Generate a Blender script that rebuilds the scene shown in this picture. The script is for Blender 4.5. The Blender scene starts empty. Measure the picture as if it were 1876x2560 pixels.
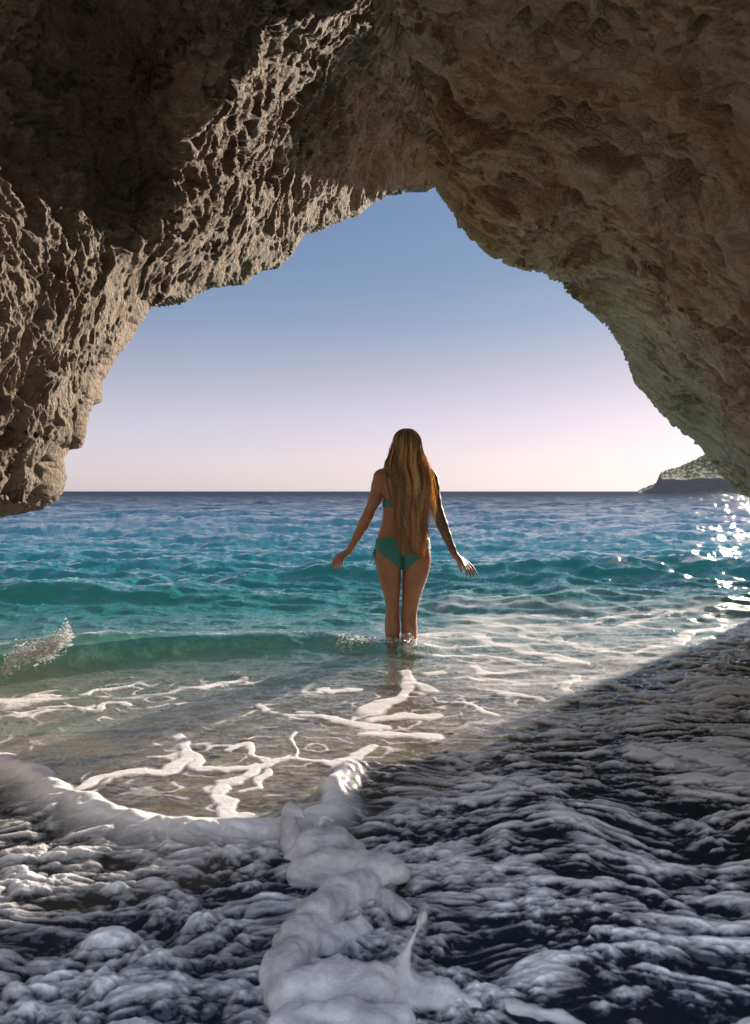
import bpy, math, random
import numpy as np

# ------------------------------------------------------------------ camera, sky, sun, exposure
scene = bpy.context.scene
FPX, CX, HY, CAMZ = 2000.0, 938.0, 1228.0, 1.0        # focal length / principal column / horizon row of a 1876x2560 frame
cam_data = bpy.data.cameras.new('camera')
cam_data.sensor_fit = 'VERTICAL'
cam_data.sensor_height = 36.0
cam_data.sensor_width = 36.0 * 1876 / 2560
cam_data.lens = 36.0 * FPX / 2560
cam_data.shift_y = -(1280 - HY) / 2560
cam_data.clip_start = 0.05
cam_data.clip_end = 20000
cam_data.dof.use_dof = True
cam_data.dof.focus_distance = 5.17
cam_data.dof.aperture_fstop = 4.5
cam = bpy.data.objects.new('camera', cam_data)
scene.collection.objects.link(cam)
cam.location = (0, 0, CAMZ)
cam.rotation_euler = (math.radians(90), 0, 0)
scene.camera = cam

SUN_AZ, SUN_EL = math.radians(32.5), math.radians(15)
SUN_DIR = (math.sin(SUN_AZ) * math.cos(SUN_EL), math.cos(SUN_AZ) * math.cos(SUN_EL), math.sin(SUN_EL))

world = bpy.data.worlds.new('World')
scene.world = world
world.use_nodes = True
wn, wl = world.node_tree.nodes, world.node_tree.links
wn.clear()
w_out = wn.new('ShaderNodeOutputWorld')
w_bg = wn.new('ShaderNodeBackground')
w_sky = wn.new('ShaderNodeTexSky')
w_sky.sky_type = 'NISHITA'
w_sky.sun_disc = False
w_sky.sun_elevation = SUN_EL
w_sky.sun_rotation = SUN_AZ
w_sky.altitude = 0
w_sky.air_density = 1.0
w_sky.dust_density = 1.2
w_sky.ozone_density = 2.0
w_bg.inputs['Strength'].default_value = 0.10
# thin evening haze: flattens the glow round the sun and turns the air pink over the horizon
w_tc = wn.new('ShaderNodeTexCoord')
w_sep = wn.new('ShaderNodeSeparateXYZ')
w_ramp = wn.new('ShaderNodeValToRGB')
w_gain = wn.new('ShaderNodeVectorMath')
w_gain.operation = 'SCALE'
w_gain.inputs['Scale'].default_value = 0.1
w_gam = wn.new('ShaderNodeGamma')
w_gam.inputs['Gamma'].default_value = 0.25
w_mul = wn.new('ShaderNodeMix')
w_mul.data_type = 'RGBA'
w_mul.blend_type = 'MULTIPLY'
w_mul.inputs['Factor'].default_value = 1.0
wl.new(w_tc.outputs['Generated'], w_sep.inputs[0])
wl.new(w_sep.outputs['Z'], w_ramp.inputs['Fac'])
EXPOSURE = 1.3
SKY_TINT = [(0.0, (0.85, 0.79, 0.93)), (0.04, (0.84, 0.775, 0.91)), (0.088, (0.74, 0.69, 0.84)), (0.147, (0.56, 0.55, 0.68)), (0.205, (0.37, 0.45, 0.62)),
            (0.27, (0.28, 0.385, 0.57)), (0.33, (0.25, 0.36, 0.555)), (0.45, (0.27, 0.39, 0.60)), (0.7, (0.30, 0.42, 0.62)), (1.0, (0.5, 0.6, 0.8))]
SKY_BACK_FILL = [(0.0, (2.2, 1.8, 1.4)), (0.15, (2.2, 1.85, 1.55)), (0.35, (1.9, 1.8, 1.85)), (0.6, (2.2, 2.3, 2.75)), (1.0, (3.1, 3.2, 3.8))]
wl.new(w_sky.outputs[0], w_gain.inputs[0])
wl.new(w_gain.outputs[0], w_gam.inputs['Color'])
wl.new(w_gam.outputs[0], w_mul.inputs['A'])
# added fill light: unseen sky half behind the beach, brightened beyond the seen sky
w_ramp2 = wn.new('ShaderNodeValToRGB')
wl.new(w_sep.outputs['Z'], w_ramp2.inputs['Fac'])
w_half = wn.new('ShaderNodeMapRange')
w_half.interpolation_type = 'SMOOTHSTEP'
w_half.inputs['From Min'].default_value = 0.32
w_half.inputs['From Max'].default_value = -0.10
wl.new(w_sep.outputs['Y'], w_half.inputs['Value'])
w_two = wn.new('ShaderNodeMix')
w_two.data_type = 'RGBA'
wl.new(w_half.outputs[0], w_two.inputs['Factor'])
wl.new(w_ramp.outputs[0], w_two.inputs['A'])
wl.new(w_ramp2.outputs[0], w_two.inputs['B'])
wl.new(w_two.outputs['Result'], w_mul.inputs['B'])
wl.new(w_mul.outputs['Result'], w_bg.inputs['Color'])
wl.new(w_bg.outputs[0], w_out.inputs['Surface'])
for r_, st_ in ((w_ramp, SKY_TINT), (w_ramp2, SKY_BACK_FILL)):
    while len(r_.color_ramp.elements) < len(st_):
        r_.color_ramp.elements.new(0.5)
    for e_, (p_, c_) in zip(r_.color_ramp.elements, st_):
        e_.position = p_
        e_.color = (*[v_ * 10 / 2 ** EXPOSURE for v_ in c_], 1)

sun_data = bpy.data.lights.new('sun', 'SUN')
sun_data.energy = 5.0
sun_data.angle = math.radians(0.8)
sun_data.color = (1.0, 0.86, 0.72)
sun = bpy.data.objects.new('sun', sun_data)
scene.collection.objects.link(sun)
sun.rotation_euler = (math.pi / 2 - SUN_EL, 0, math.pi - SUN_AZ)

scene.view_settings.view_transform = 'Standard'
scene.view_settings.look = 'None'
scene.view_settings.gamma = 1.0
scene.view_settings.use_curve_mapping = False
scene.view_settings.exposure = EXPOSURE
scene.cycles.max_bounces = 8
scene.cycles.transparent_max_bounces = 12
scene.cycles.sample_clamp_indirect = 6.0
scene.cycles.use_denoising = True

# ------------------------------------------------------------------ helpers
S = 2560 / 2254.3            # tracing scale: enlarged tracing -> 1876x2560 frame
rng = np.random.default_rng(11)
_perm = np.random.default_rng(5).permutation(256).astype(np.int32)
_perm = np.concatenate([_perm, _perm, _perm])
_g = np.random.default_rng(6).normal(size=(256, 3))
_grad = (_g / np.linalg.norm(_g, axis=1, keepdims=True)).astype(np.float32)


def perlin(p):
    """gradient noise, p (...,3) -> about -1..1"""
    p = np.asarray(p, np.float32)
    sh = p.shape[:-1]
    p = p.reshape(-1, 3)
    i = np.floor(p).astype(np.int32)
    f = p - i
    u = f * f * f * (f * (f * 6 - 15) + 10)
    i &= 255
    out = np.zeros(len(p), np.float32)
    for dx in (0, 1):
        wx = u[:, 0] if dx else 1 - u[:, 0]
        a = _perm[i[:, 0] + dx]
        for dy in (0, 1):
            wy = u[:, 1] if dy else 1 - u[:, 1]
            b = _perm[a + i[:, 1] + dy]
            for dz in (0, 1):
                wz = u[:, 2] if dz else 1 - u[:, 2]
                g = _grad[_perm[b + i[:, 2] + dz] & 255]
                d = g[:, 0] * (f[:, 0] - dx) + g[:, 1] * (f[:, 1] - dy) + g[:, 2] * (f[:, 2] - dz)
                out += wx * wy * wz * d
    return (out * 1.6).reshape(sh)


def fbm(p, octv=5, gain=0.5, lac=2.03, ridged=False, billow=False):
    p = np.asarray(p, np.float32)
    s, a, t = 0, 1.0, 0
    for o in range(octv):
        n = perlin(p + 17.3 * o)
        if ridged:
            n = 1 - 2 * np.abs(n)
        if billow:
            n = 2 * np.abs(n) - 0.6
        s = s + a * n
        t += a
        p = p * lac
        a *= gain
    return s / t


_jit = np.random.default_rng(9).random((256, 3)).astype(np.float32)


def worley(p):
    """distance to nearest and second nearest jittered cell point"""
    p = np.asarray(p, np.float32)
    sh = p.shape[:-1]
    p = p.reshape(-1, 3)
    i = np.floor(p).astype(np.int32)
    f = p - i
    f1 = np.full(len(p), 9, np.float32)
    f2 = f1.copy()
    for dx in (-1, 0, 1):
        a = _perm[(i[:, 0] + dx) & 255]
        for dy in (-1, 0, 1):
            b = _perm[a + ((i[:, 1] + dy) & 255)]
            for dz in (-1, 0, 1):
                c = _perm[b + ((i[:, 2] + dz) & 255)] & 255
                j = _jit[c]
                d = (f[:, 0] - dx - j[:, 0]) ** 2 + (f[:, 1] - dy - j[:, 1]) ** 2 + (f[:, 2] - dz - j[:, 2]) ** 2
                f2 = np.minimum(f2, np.maximum(f1, d))
                f1 = np.minimum(f1, d)
    return np.sqrt(f1).reshape(sh), np.sqrt(f2).reshape(sh)


def sstep(a, b, x):
    t = np.clip((x - a) / (b - a), 0, 1)
    return t * t * (3 - 2 * t)


def v3(x, y, z):
    return np.stack(np.broadcast_arrays(x, y, z), -1)


def make_mesh(name, verts, faces, mat=None, parent=None, smooth=True, attrs=None, loc=None):
    """verts (n,3), faces (m,4) or (m,3), or a list of such arrays"""
    me = bpy.data.meshes.new(name)
    verts = np.asarray(verts, np.float32)
    if loc is not None:
        verts = verts - np.asarray(loc, np.float32)
    fl = [np.asarray(f, np.int32) for f in (faces if isinstance(faces, list) else [faces])]
    fl = [f for f in fl if len(f)]
    me.vertices.add(len(verts))
    me.vertices.foreach_set('co', verts.ravel())
    nl = sum(f.size for f in fl)
    npoly = sum(len(f) for f in fl)
    me.loops.add(nl)
    me.loops.foreach_set('vertex_index', np.concatenate([f.ravel() for f in fl]).astype(np.int32))
    tot = np.concatenate([np.full(len(f), f.shape[1], np.int32) for f in fl])
    me.polygons.add(npoly)
    me.polygons.foreach_set('loop_start', np.concatenate([[0], np.cumsum(tot)[:-1]]).astype(np.int32))
    me.polygons.foreach_set('use_smooth', np.full(npoly, smooth, bool))
    me.update(calc_edges=True)
    me.validate()
    for k, a in (attrs or {}).items():
        a = np.asarray(a, np.float32)
        if a.ndim == 1:
            at = me.attributes.new(k, 'FLOAT', 'POINT')
            at.data.foreach_set('value', a)
        else:
            at = me.attributes.new(k, 'FLOAT_COLOR', 'POINT')
            at.data.foreach_set('color', np.concatenate([a, np.ones((len(a), 1), np.float32)], 1).ravel())
    ob = bpy.data.objects.new(name, me)
    scene.collection.objects.link(ob)
    if mat:
        me.materials.append(mat)
    if parent:
        ob.parent = parent
    if loc is not None and parent is None:
        ob.location = loc
    return ob


def grid_faces(nu, nv):
    i = np.arange(nu * nv).reshape(nu, nv)
    return np.stack([i[:-1, :-1], i[1:, :-1], i[1:, 1:], i[:-1, 1:]], -1).reshape(-1, 4)


def tag(o, label=None, cat=None, group=None, kind=None):
    for k, v in (('label', label), ('category', cat), ('group', group), ('kind', kind)):
        if v:
            o[k] = v
    return o


class NT:
    """small node-tree helper"""
    def __init__(self, name):
        self.m = bpy.data.materials.new(name)
        self.m.use_nodes = True
        self.t = self.m.node_tree
        self.t.nodes.clear()
        self.out = self.t.nodes.new('ShaderNodeOutputMaterial')

    def n(self, typ, ins=None, **kw):
        nd = self.t.nodes.new('ShaderNode' + typ)
        for k, v in kw.items():
            setattr(nd, k, v)
        for k, v in (ins or {}).items():
            self.set(nd.inputs[k], v)
        return nd

    def set(self, sock, v):
        if isinstance(v, bpy.types.NodeSocket):
            self.t.links.new(v, sock)
        elif isinstance(v, tuple) and len(v) == 3 and sock.type == 'RGBA':
            sock.default_value = (*v, 1)
        else:
            sock.default_value = v

    def mixc(self, fac, a, b, blend='MIX'):
        nd = self.n('Mix', data_type='RGBA', blend_type=blend)
        self.set(nd.inputs[0], fac)
        self.set(nd.inputs[6], a)
        self.set(nd.inputs[7], b)
        return nd.outputs[2]

    def math(self, op, a, b=0.0, clamp=False):
        nd = self.n('Math', operation=op, use_clamp=clamp)
        self.set(nd.inputs[0], a)
        self.set(nd.inputs[1], b)
        return nd.outputs[0]

    def ramp(self, fac, stops, interp='LINEAR'):
        nd = self.n('ValToRGB')
        nd.color_ramp.interpolation = interp
        while len(nd.color_ramp.elements) < len(stops):
            nd.color_ramp.elements.new(0.5)
        for e, (p, c) in zip(nd.color_ramp.elements, stops):
            e.position = p
            e.color = (*c, 1) if isinstance(c, tuple) else (c, c, c, 1)
        self.set(nd.inputs[0], fac)
        return nd.outputs[0]

    def noise(self, vec, scale, detail=4.0, rough=0.5, dist=0.0):
        nd = self.n('TexNoise', {'Scale': scale, 'Detail': detail, 'Roughness': rough, 'Distortion': dist})
        if vec is not None:
            self.set(nd.inputs['Vector'], vec)
        return nd.outputs[0]

    def obj(self):
        return self.n('TexCoord').outputs['Object']

    def pos(self):
        return self.n('NewGeometry').outputs['Position']

    def mapping(self, vec, scale=(1, 1, 1), rot=(0, 0, 0)):
        nd = self.n('Mapping')
        nd.inputs['Scale'].default_value = scale
        nd.inputs['Rotation'].default_value = rot
        self.set(nd.inputs['Vector'], vec)
        return nd.outputs[0]

    def bump(self, h, strength=0.5, dist=0.02, normal=None):
        nd = self.n('Bump', {'Strength': strength, 'Distance': dist, 'Height': h})
        if normal is not None:
            self.set(nd.inputs['Normal'], normal)
        return nd.outputs[0]

    def attr(self, name, out='Fac'):
        return self.n('Attribute', attribute_name=name).outputs[out]

    def mixs(self, fac, a, b):
        nd = self.n('MixShader')
        self.set(nd.inputs[0], fac)
        self.set(nd.inputs[1], a)
        self.set(nd.inputs[2], b)
        return nd.outputs[0]

    def done(self, shader):
        self.set(self.out.inputs['Surface'], shader)
        return self.m


def ray(px, py, depth):
    """point at a given distance in front of the camera seen in frame pixel (px, py)"""
    return v3((px - CX) / FPX * depth, np.asarray(depth, float) + 0 * px, CAMZ - (py - HY) / FPX * depth)


def resample(pts, n, sm=0):
    pts = np.asarray(pts, float)
    d = np.concatenate([[0], np.cumsum(np.linalg.norm(np.diff(pts[:, :2], axis=0), axis=1))])
    t = np.linspace(0, d[-1], n)
    return np.stack([np.interp(t, d, pts[:, k]) for k in range(pts.shape[1])], 1)


def thin_plate(ctrl, smooth=0.0):
    """smooth field through control points (x, y, value)"""
    c = np.asarray(ctrl, float)
    xy = c[:, :2] / 1000
    n = len(c)

    def U(r2):
        return np.where(r2 < 1e-12, 0, r2 * np.log(np.maximum(r2, 1e-12)))
    K = U(((xy[:, None] - xy[None]) ** 2).sum(-1)) + smooth * np.eye(n)
    P = np.concatenate([np.ones((n, 1)), xy], 1)
    A = np.block([[K, P], [P.T, np.zeros((3, 3))]])
    w = np.linalg.solve(A, np.concatenate([c[:, 2], np.zeros(3)]))

    def f(x, y):
        x, y = np.asarray(x, float) / 1000, np.asarray(y, float) / 1000
        out = w[n] + w[n + 1] * x + w[n + 2] * y
        for k in range(n):
            out = out + w[k] * U((x - xy[k, 0]) ** 2 + (y - xy[k, 1]) ** 2)
        return out
    return f


# signed distance modelling: smooth unions on a voxel grid, meshed with surface nets
class Field:
    def __init__(self, lo, hi, h):
        self.lo, self.h = np.asarray(lo, float), h
        self.n = np.ceil((np.asarray(hi) - self.lo) / h).astype(int) + 1
        self.f = np.full(self.n, 9.0, np.float32)
        self.ax = [(self.lo[k] + h * np.arange(self.n[k])).astype(np.float32) for k in range(3)]

    def sub(self, lo, hi):
        s = []
        for k in range(3):
            a = max(0, int((lo[k] - self.lo[k]) / self.h))
            b = min(self.n[k], int((hi[k] - self.lo[k]) / self.h) + 2)
            s.append(slice(a, max(b, a)))
        return tuple(s)

    def coords(self, s):
        return (self.ax[0][s[0]][:, None, None], self.ax[1][s[1]][None, :, None], self.ax[2][s[2]][None, None, :])

    def merge(self, s, d, k):
        a = self.f[s]
        if k <= 0:
            self.f[s] = np.minimum(a, d)
        else:
            h = np.clip(0.5 + 0.5 * (d - a) / k, 0, 1)
            self.f[s] = d + (a - d) * h - k * h * (1 - h)

    def cone(self, a, b, ra, rb, k=0.01):
        a, b = np.asarray(a, float), np.asarray(b, float)
        m = max(ra, rb) + k + 2 * self.h
        s = self.sub(np.minimum(a, b) - m, np.maximum(a, b) + m)
        x, y, z = self.coords(s)
        ab = b - a
        L2 = max(float(ab @ ab), 1e-9)
        t = np.clip(((x - a[0]) * ab[0] + (y - a[1]) * ab[1] + (z - a[2]) * ab[2]) / L2, 0, 1)
        d = np.sqrt((x - a[0] - t * ab[0]) ** 2 + (y - a[1] - t * ab[1]) ** 2 + (z - a[2] - t * ab[2]) ** 2) - (ra + (rb - ra) * t)
        self.merge(s, d.astype(np.float32), k)

    def chain(self, pts, k=0.01):
        for p, q in zip(pts[:-1], pts[1:]):
            self.cone(p[:3], q[:3], p[3], q[3], k)

    def ellipsoid(self, c, r, k=0.01, sign=1):
        c, r = np.asarray(c, float), np.asarray(r, float)
        m = r.max() + k + 2 * self.h
        s = self.sub(c - m, c + m)
        x, y, z = self.coords(s)
        q = np.sqrt(((x - c[0]) / r[0]) ** 2 + ((y - c[1]) / r[1]) ** 2 + ((z - c[2]) / r[2]) ** 2)
        q2 = np.sqrt(((x - c[0]) / r[0] ** 2) ** 2 + ((y - c[1]) / r[1] ** 2) ** 2 + ((z - c[2]) / r[2] ** 2) ** 2) + 1e-6
        d = q * (q - 1) / q2
        if sign < 0:                      # smooth subtraction
            a = self.f[s]
            h = np.clip(0.5 - 0.5 * (a + d) / k, 0, 1)
            self.f[s] = a + (-d - a) * h + k * h * (1 - h)
        else:
            self.merge(s, d.astype(np.float32), k)

    def loft(self, rows, k=0.01, power=2.2):
        """rows of (z, x left, x right, half depth, y centre), from top to bottom"""
        r = np.asarray(rows, float)
        r = r[np.argsort(r[:, 0])]
        m = k + 2 * self.h
        s = self.sub((r[:, 1].min() - m, (r[:, 4] - r[:, 3]).min() - m, r[0, 0] - m),
                     (r[:, 2].max() + m, (r[:, 4] + r[:, 3]).max() + m, r[-1, 0] + m))
        x, y, z = self.coords(s)
        zz = z[0, 0]

        def it(c):                        # smooth interpolation along z
            v = np.interp(zz, r[:, 0], c)
            w = max(1, int(0.02 / self.h))
            ker = np.hanning(2 * w + 3)
            ker /= ker.sum()
            return np.convolve(np.pad(v, w + 1, mode='edge'), ker, 'valid').astype(np.float32)[None, None, :]
        cx, a, b, cy = it((r[:, 1] + r[:, 2]) / 2), it((r[:, 2] - r[:, 1]) / 2), it(r[:, 3]), it(r[:, 4])
        q = (np.abs((x - cx) / a) ** power + np.abs((y - cy) / b) ** power) ** (1 / power)
        d = (q - 1) * np.minimum(a, b)
        d = np.maximum(d, np.maximum(z - r[-1, 0], r[0, 0] - z))
        self.merge(s, d.astype(np.float32), k)

    def mesh(self):
        f = self.f
        ins = f < 0
        cnt = np.zeros(np.array(f.shape) - 1, np.int8)
        for dx in (0, 1):
            for dy in (0, 1):
                for dz in (0, 1):
                    cnt += ins[dx:f.shape[0] - 1 + dx, dy:f.shape[1] - 1 + dy, dz:f.shape[2] - 1 + dz]
        act = np.argwhere((cnt > 0) & (cnt < 8))
        idx = np.full(cnt.shape, -1, np.int64)
        idx[tuple(act.T)] = np.arange(len(act))
        acc = np.zeros((len(act), 3))
        num = np.zeros(len(act))
        corners = [(i, j, k) for i in (0, 1) for j in (0, 1) for k in (0, 1)]
        for p in corners:
            for ax in range(3):
                if p[ax] == 0:
                    q = list(p)
                    q[ax] = 1
                    fa = f[tuple((act + p).T)].astype(float)
                    fb = f[tuple((act + q).T)].astype(float)
                    m = (fa < 0) != (fb < 0)
                    t = np.where(m, fa / np.where(m, fa - fb, 1), 0)
                    pt = np.tile(np.array(p, float), (len(act), 1))
                    pt[:, ax] += t
                    acc += pt * m[:, None]
                    num += m
        v = self.lo + self.h * (act + acc / num[:, None])
        quads = []
        for ax in range(3):
            b, c = (ax + 1) % 3, (ax + 2) % 3
            sl0 = [slice(None)] * 3
            sl1 = [slice(None)] * 3
            sl0[ax], sl1[ax] = slice(0, -1), slice(1, None)
            ch = ins[tuple(sl0)] != ins[tuple(sl1)]
            e = np.argwhere(ch)
            ok = (e[:, b] > 0) & (e[:, c] > 0) & (e[:, b] < f.shape[b] - 1) & (e[:, c] < f.shape[c] - 1)
            e = e[ok]
            flip = ins[tuple(e.T)]
            o = []
            for db, dc in ((-1, -1), (0, -1), (0, 0), (-1, 0)):
                w = e.copy()
                w[:, b] += db
                w[:, c] += dc
                o.append(idx[tuple(w.T)])
            q = np.stack(o, 1)
            q[~flip] = q[~flip][:, ::-1]
            quads.append(q)
        return v, np.concatenate(quads)


def relax(v, faces, it=2, lam=0.5):
    e = np.concatenate([faces[:, [0, 1]], faces[:, [1, 2]], faces[:, [2, 3]], faces[:, [3, 0]]])
    for _ in range(it):
        s = np.zeros_like(v)
        n = np.zeros(len(v))
        for a, b in ((0, 1), (1, 0)):
            for k in range(3):
                s[:, k] += np.bincount(e[:, a], v[e[:, b], k], len(v))
            n += np.bincount(e[:, a], minlength=len(v))
        v = v + lam * (s / np.maximum(n, 1)[:, None] - v)
    return v


def vert_normals(v, f):
    n = np.cross(v[f[:, 2]] - v[f[:, 0]], v[f[:, 3]] - v[f[:, 1]])
    out = np.zeros_like(v)
    for c in range(4):
        for k in range(3):
            out[:, k] += np.bincount(f[:, c], n[:, k], len(v))
    return out / np.maximum(np.linalg.norm(out, axis=1, keepdims=True), 1e-12)

# ------------------------------------------------------------------ cave rock
def rock_material(name, warm, light, grey, dark, streak, bscale, pale=(0.5, 0.46, 0.40)):
    t = NT(name)
    p = t.obj()
    n1 = t.noise(p, 1.6, 6, 0.6, 0.4)
    # coordinates drawn out along the grain of the rock
    dt = t.n('VectorMath', {0: p, 1: streak[0]}, operation='DOT_PRODUCT').outputs['Value']
    al = t.n('VectorMath', {0: streak[0]}, operation='SCALE')
    t.set(al.inputs['Scale'], t.math('MULTIPLY', dt, streak[1]))
    g = t.n('VectorMath', {0: p, 1: al.outputs[0]}, operation='SUBTRACT').outputs[0]
    gd = t.n('TexNoise', {'Vector': p, 'Scale': 2.2, 'Detail': 3.0})
    g = t.n('VectorMath', {0: g, 1: t.n('VectorMath', {0: gd.outputs['Color'], 1: (0.22, 0.22, 0.22)}, operation='MULTIPLY').outputs[0]}, operation='ADD').outputs[0]
    n2 = t.noise(g, 6.5, 10, 0.72, 0.9)
    n3 = t.noise(p, 26, 5, 0.7)
    c = t.mixc(t.ramp(n1, [(0.38, 0.0), (0.62, 1.0)]), warm, light)
    c = t.mixc(t.ramp(n2, [(0.5, 0.0), (0.68, 0.8)]), c, grey)
    c = t.mixc(t.ramp(n2, [(0.34, 0.85), (0.47, 0.0)]), c, dark)
    c = t.mixc(t.ramp(n3, [(0.3, 0.35), (0.6, 0.0)]), c, dark)
    n4 = t.noise(g, 1.4, 8, 0.7, 1.2)
    c = t.mixc(t.ramp(n4, [(0.40, 0.0), (0.50, 0.55), (0.58, 0.0)]), c, grey)
    c = t.mixc(t.ramp(n4, [(0.60, 0.0), (0.72, 0.8)]), c, dark)
    pl = t.math('MULTIPLY', t.attr('pale'), t.ramp(n2, [(0.36, 0.1), (0.56, 1.0)]))
    c = t.mixc(pl, c, pale)
    fine = t.noise(p, bscale, 8, 0.7, 0.3)
    v = t.n('TexVoronoi', {'Scale': bscale * 0.9, 'Vector': p}, feature='F1').outputs['Distance']
    h = t.math('ADD', t.math('MULTIPLY', v, 0.6), fine)
    crk = t.ramp(t.noise(g, 7.0, 6, 0.6, 1.5), [(0.455, 1.0), (0.50, 0.0), (0.545, 1.0)])
    h = t.math('ADD', h, t.math('MULTIPLY', crk, 0.35))
    nb = t.bump(h, 1.0, 0.035)
    b = t.n('BsdfPrincipled', {'Base Color': c, 'Roughness': 0.88, 'Normal': nb})
    b.inputs['Specular IOR Level'].default_value = 0.25
    return t.done(b.outputs[0])


REAR = 0.5
PALE = {'cave_boulder': 0.9}


def rock_shell(name, rim, outer, ctrl, disp, nu, nv, mat, axis=(0.2, 1.2), loc=(0, 0, 0), vpow=1.15):
    """inner wall between the rim of the opening and a far edge beyond the frame, then the outer cliff face behind the rim"""
    field = thin_plate([(x * S, y * S, d) for x, y, d in ctrl], 0.0004)
    rim = np.asarray(rim, float) * S
    outer = np.asarray(outer, float) * S
    ro = resample(np.concatenate([rim, outer], 1), nu)
    w = (np.linspace(0, 1, nv) ** vpow)[None, :]
    px = ro[:, 0:1] * (1 - w) + ro[:, 2:3] * w
    py = ro[:, 1:2] * (1 - w) + ro[:, 3:4] * w
    dep = np.maximum(field(px, py), 0.75)
    # even out the spacing along each line of the shell, in space rather than in angle
    Q = ray(px, py, dep)
    ln_ = np.concatenate([np.zeros((nu, 1)), np.cumsum(np.linalg.norm(np.diff(Q, axis=1), axis=-1), 1)], 1)
    ln_ /= ln_[:, -1:]
    mixl = 0.6 * ln_ + 0.4 * np.linspace(0, 1, nv)[None, :]
    w = np.stack([np.interp(np.linspace(0, 1, nv), mixl[k], (np.linspace(0, 1, nv) ** vpow)) for k in range(nu)])
    px = ro[:, 0:1] * (1 - w) + ro[:, 2:3] * w
    py = ro[:, 1:2] * (1 - w) + ro[:, 3:4] * w
    dep = np.maximum(field(px, py), 0.75)
    P = ray(px, py, dep)
    # outer cliff rows behind the rim
    r0 = P[:, :1]
    o = r0 - np.array([axis[0], 0, axis[1]])
    o[..., 1] = 0
    o /= np.linalg.norm(o, axis=-1, keepdims=True)
    k = 17
    for _ in range(3):
        o[k:-k] = (np.cumsum(o, 0)[2 * k:] - np.cumsum(o, 0)[:-2 * k]) / (2 * k)
    tt = np.array([0.02, 0.05, 0.09, 0.14, 0.2, 0.28, 0.38, 0.5, 0.65, 0.85, 1.1, 1.5, 2.1, 3.0, 4.5, 7.0])[::-1]
    back = [r0 + o * (0.55 * q ** 1.5) + np.array([0, 1, 0]) * (0.75 * q / (0.45 + 0.3 * q)) for q in tt]
    # the cave goes on behind the camera
    last = P[:, -1:]
    ol = last - np.array([axis[0], 0, axis[1]])
    ol[..., 1] = 0
    ol /= np.linalg.norm(ol, axis=-1, keepdims=True)
    qq = np.linspace(0, 1, 8)[1:]
    rear = [last + np.array([0, -REAR, 0]) * q_ + ol * (0.5 * q_) for q_ in qq]
    P = np.concatenate(back + [P] + rear, 1)
    nb = len(tt)
    du = np.gradient(P, axis=0)
    dv = np.gradient(P, axis=1)
    N = np.cross(du, dv)
    N /= np.maximum(np.linalg.norm(N, axis=-1, keepdims=True), 1e-9)
    # make normals face the camera side of the inner wall
    sgn = np.sign((N[:, nb:nb + nv] * (np.array([0, 0, CAMZ]) - P[:, nb:nb + nv])).sum(-1).mean())
    N *= sgn
    d = disp(P)
    d[:, nb:] *= 0.35 + 0.65 * sstep(0, 0.16, w) if d.shape[1] == nb + w.shape[1] else np.concatenate([0.35 + 0.65 * sstep(0, 0.16, w), np.ones((nu, d.shape[1] - nb - w.shape[1]))], 1)
    d[:, :nb] *= 0.5 * np.linspace(0.6, 1, nb)[None, :]
    # keep the traced outline of the opening: take out the slow part of the relief at the rim
    k_ = 30
    rd = np.pad(d[:, nb], k_, mode='edge')
    rd = np.convolve(rd, np.ones(2 * k_ + 1) / (2 * k_ + 1), 'valid')
    fall = np.ones(d.shape[1])
    fall[nb:] = np.exp(-np.arange(d.shape[1] - nb) / (0.10 * nv))
    d = d - rd[:, None] * fall[None, :]
    P = P + N * d[..., None]
    f = grid_faces(P.shape[0], P.shape[1])
    if sgn < 0:
        f = f[:, ::-1]
    # paler, freshly broken band of limestone along the lower part of the rim (bed of its own colour)
    pal = np.zeros(P.shape[:2])
    pal[:, nb:nb + nv] = sstep(680, 780, py / S) * sstep(0.24, 0.05, w) * PALE.get(name, 0)
    return make_mesh(name, P.reshape(-1, 3), f, mat, loc=loc, attrs={'pale': pal.ravel()})


def disp_left(P):
    wob_ = v3(perlin(P * 3.1), perlin(P * 3.1 + 40), perlin(P * 3.1 + 80))
    q = P + 0.09 * wob_ + 0.03 * v3(perlin(P * 11), perlin(P * 11 + 40), perlin(P * 11 + 80))
    q = q * np.array([1, 1, 0.7])
    big = fbm(P * 1.3, 4) * 0.15
    m1 = sstep(-0.05, 0.35, perlin(P * 1.7 + 9))
    m2 = sstep(-0.2, 0.25, perlin(P * 2.6 + 19))
    m3 = sstep(-0.25, 0.25, perlin(P * 4.1 + 29))
    # hollows of several sizes, torn knobs and ledges between them
    a1, a2 = worley(q * 5.0)
    pit = -0.11 * sstep(0.46, 0.24, a1) * m1
    b1, b2 = worley(q * 9.5 + 3)
    pit2 = -0.065 * sstep(0.40, 0.25, b1) * m2
    c1, c2 = worley(q * 27.0 + 7)
    pit3 = -0.020 * sstep(0.42, 0.24, c1) * m3
    hol = -0.045 * sstep(0.08, 0.34, fbm(q * 6.5 + 51, 4, 0.55)) - 0.016 * sstep(0.05, 0.35, fbm(q * 17 + 31, 3, 0.55))
    knob = 0.03 * fbm(q * np.array([7, 7, 5]) + 21, 3, 0.5, billow=True)
    rid = fbm(q * np.array([3.2, 3.2, 2.0]), 5, 0.55, ridged=True) * 0.03
    rough = fbm(P * 14, 5, 0.66) * 0.022
    return big + pit + pit2 + pit3 + hol + knob + rid + rough


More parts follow.
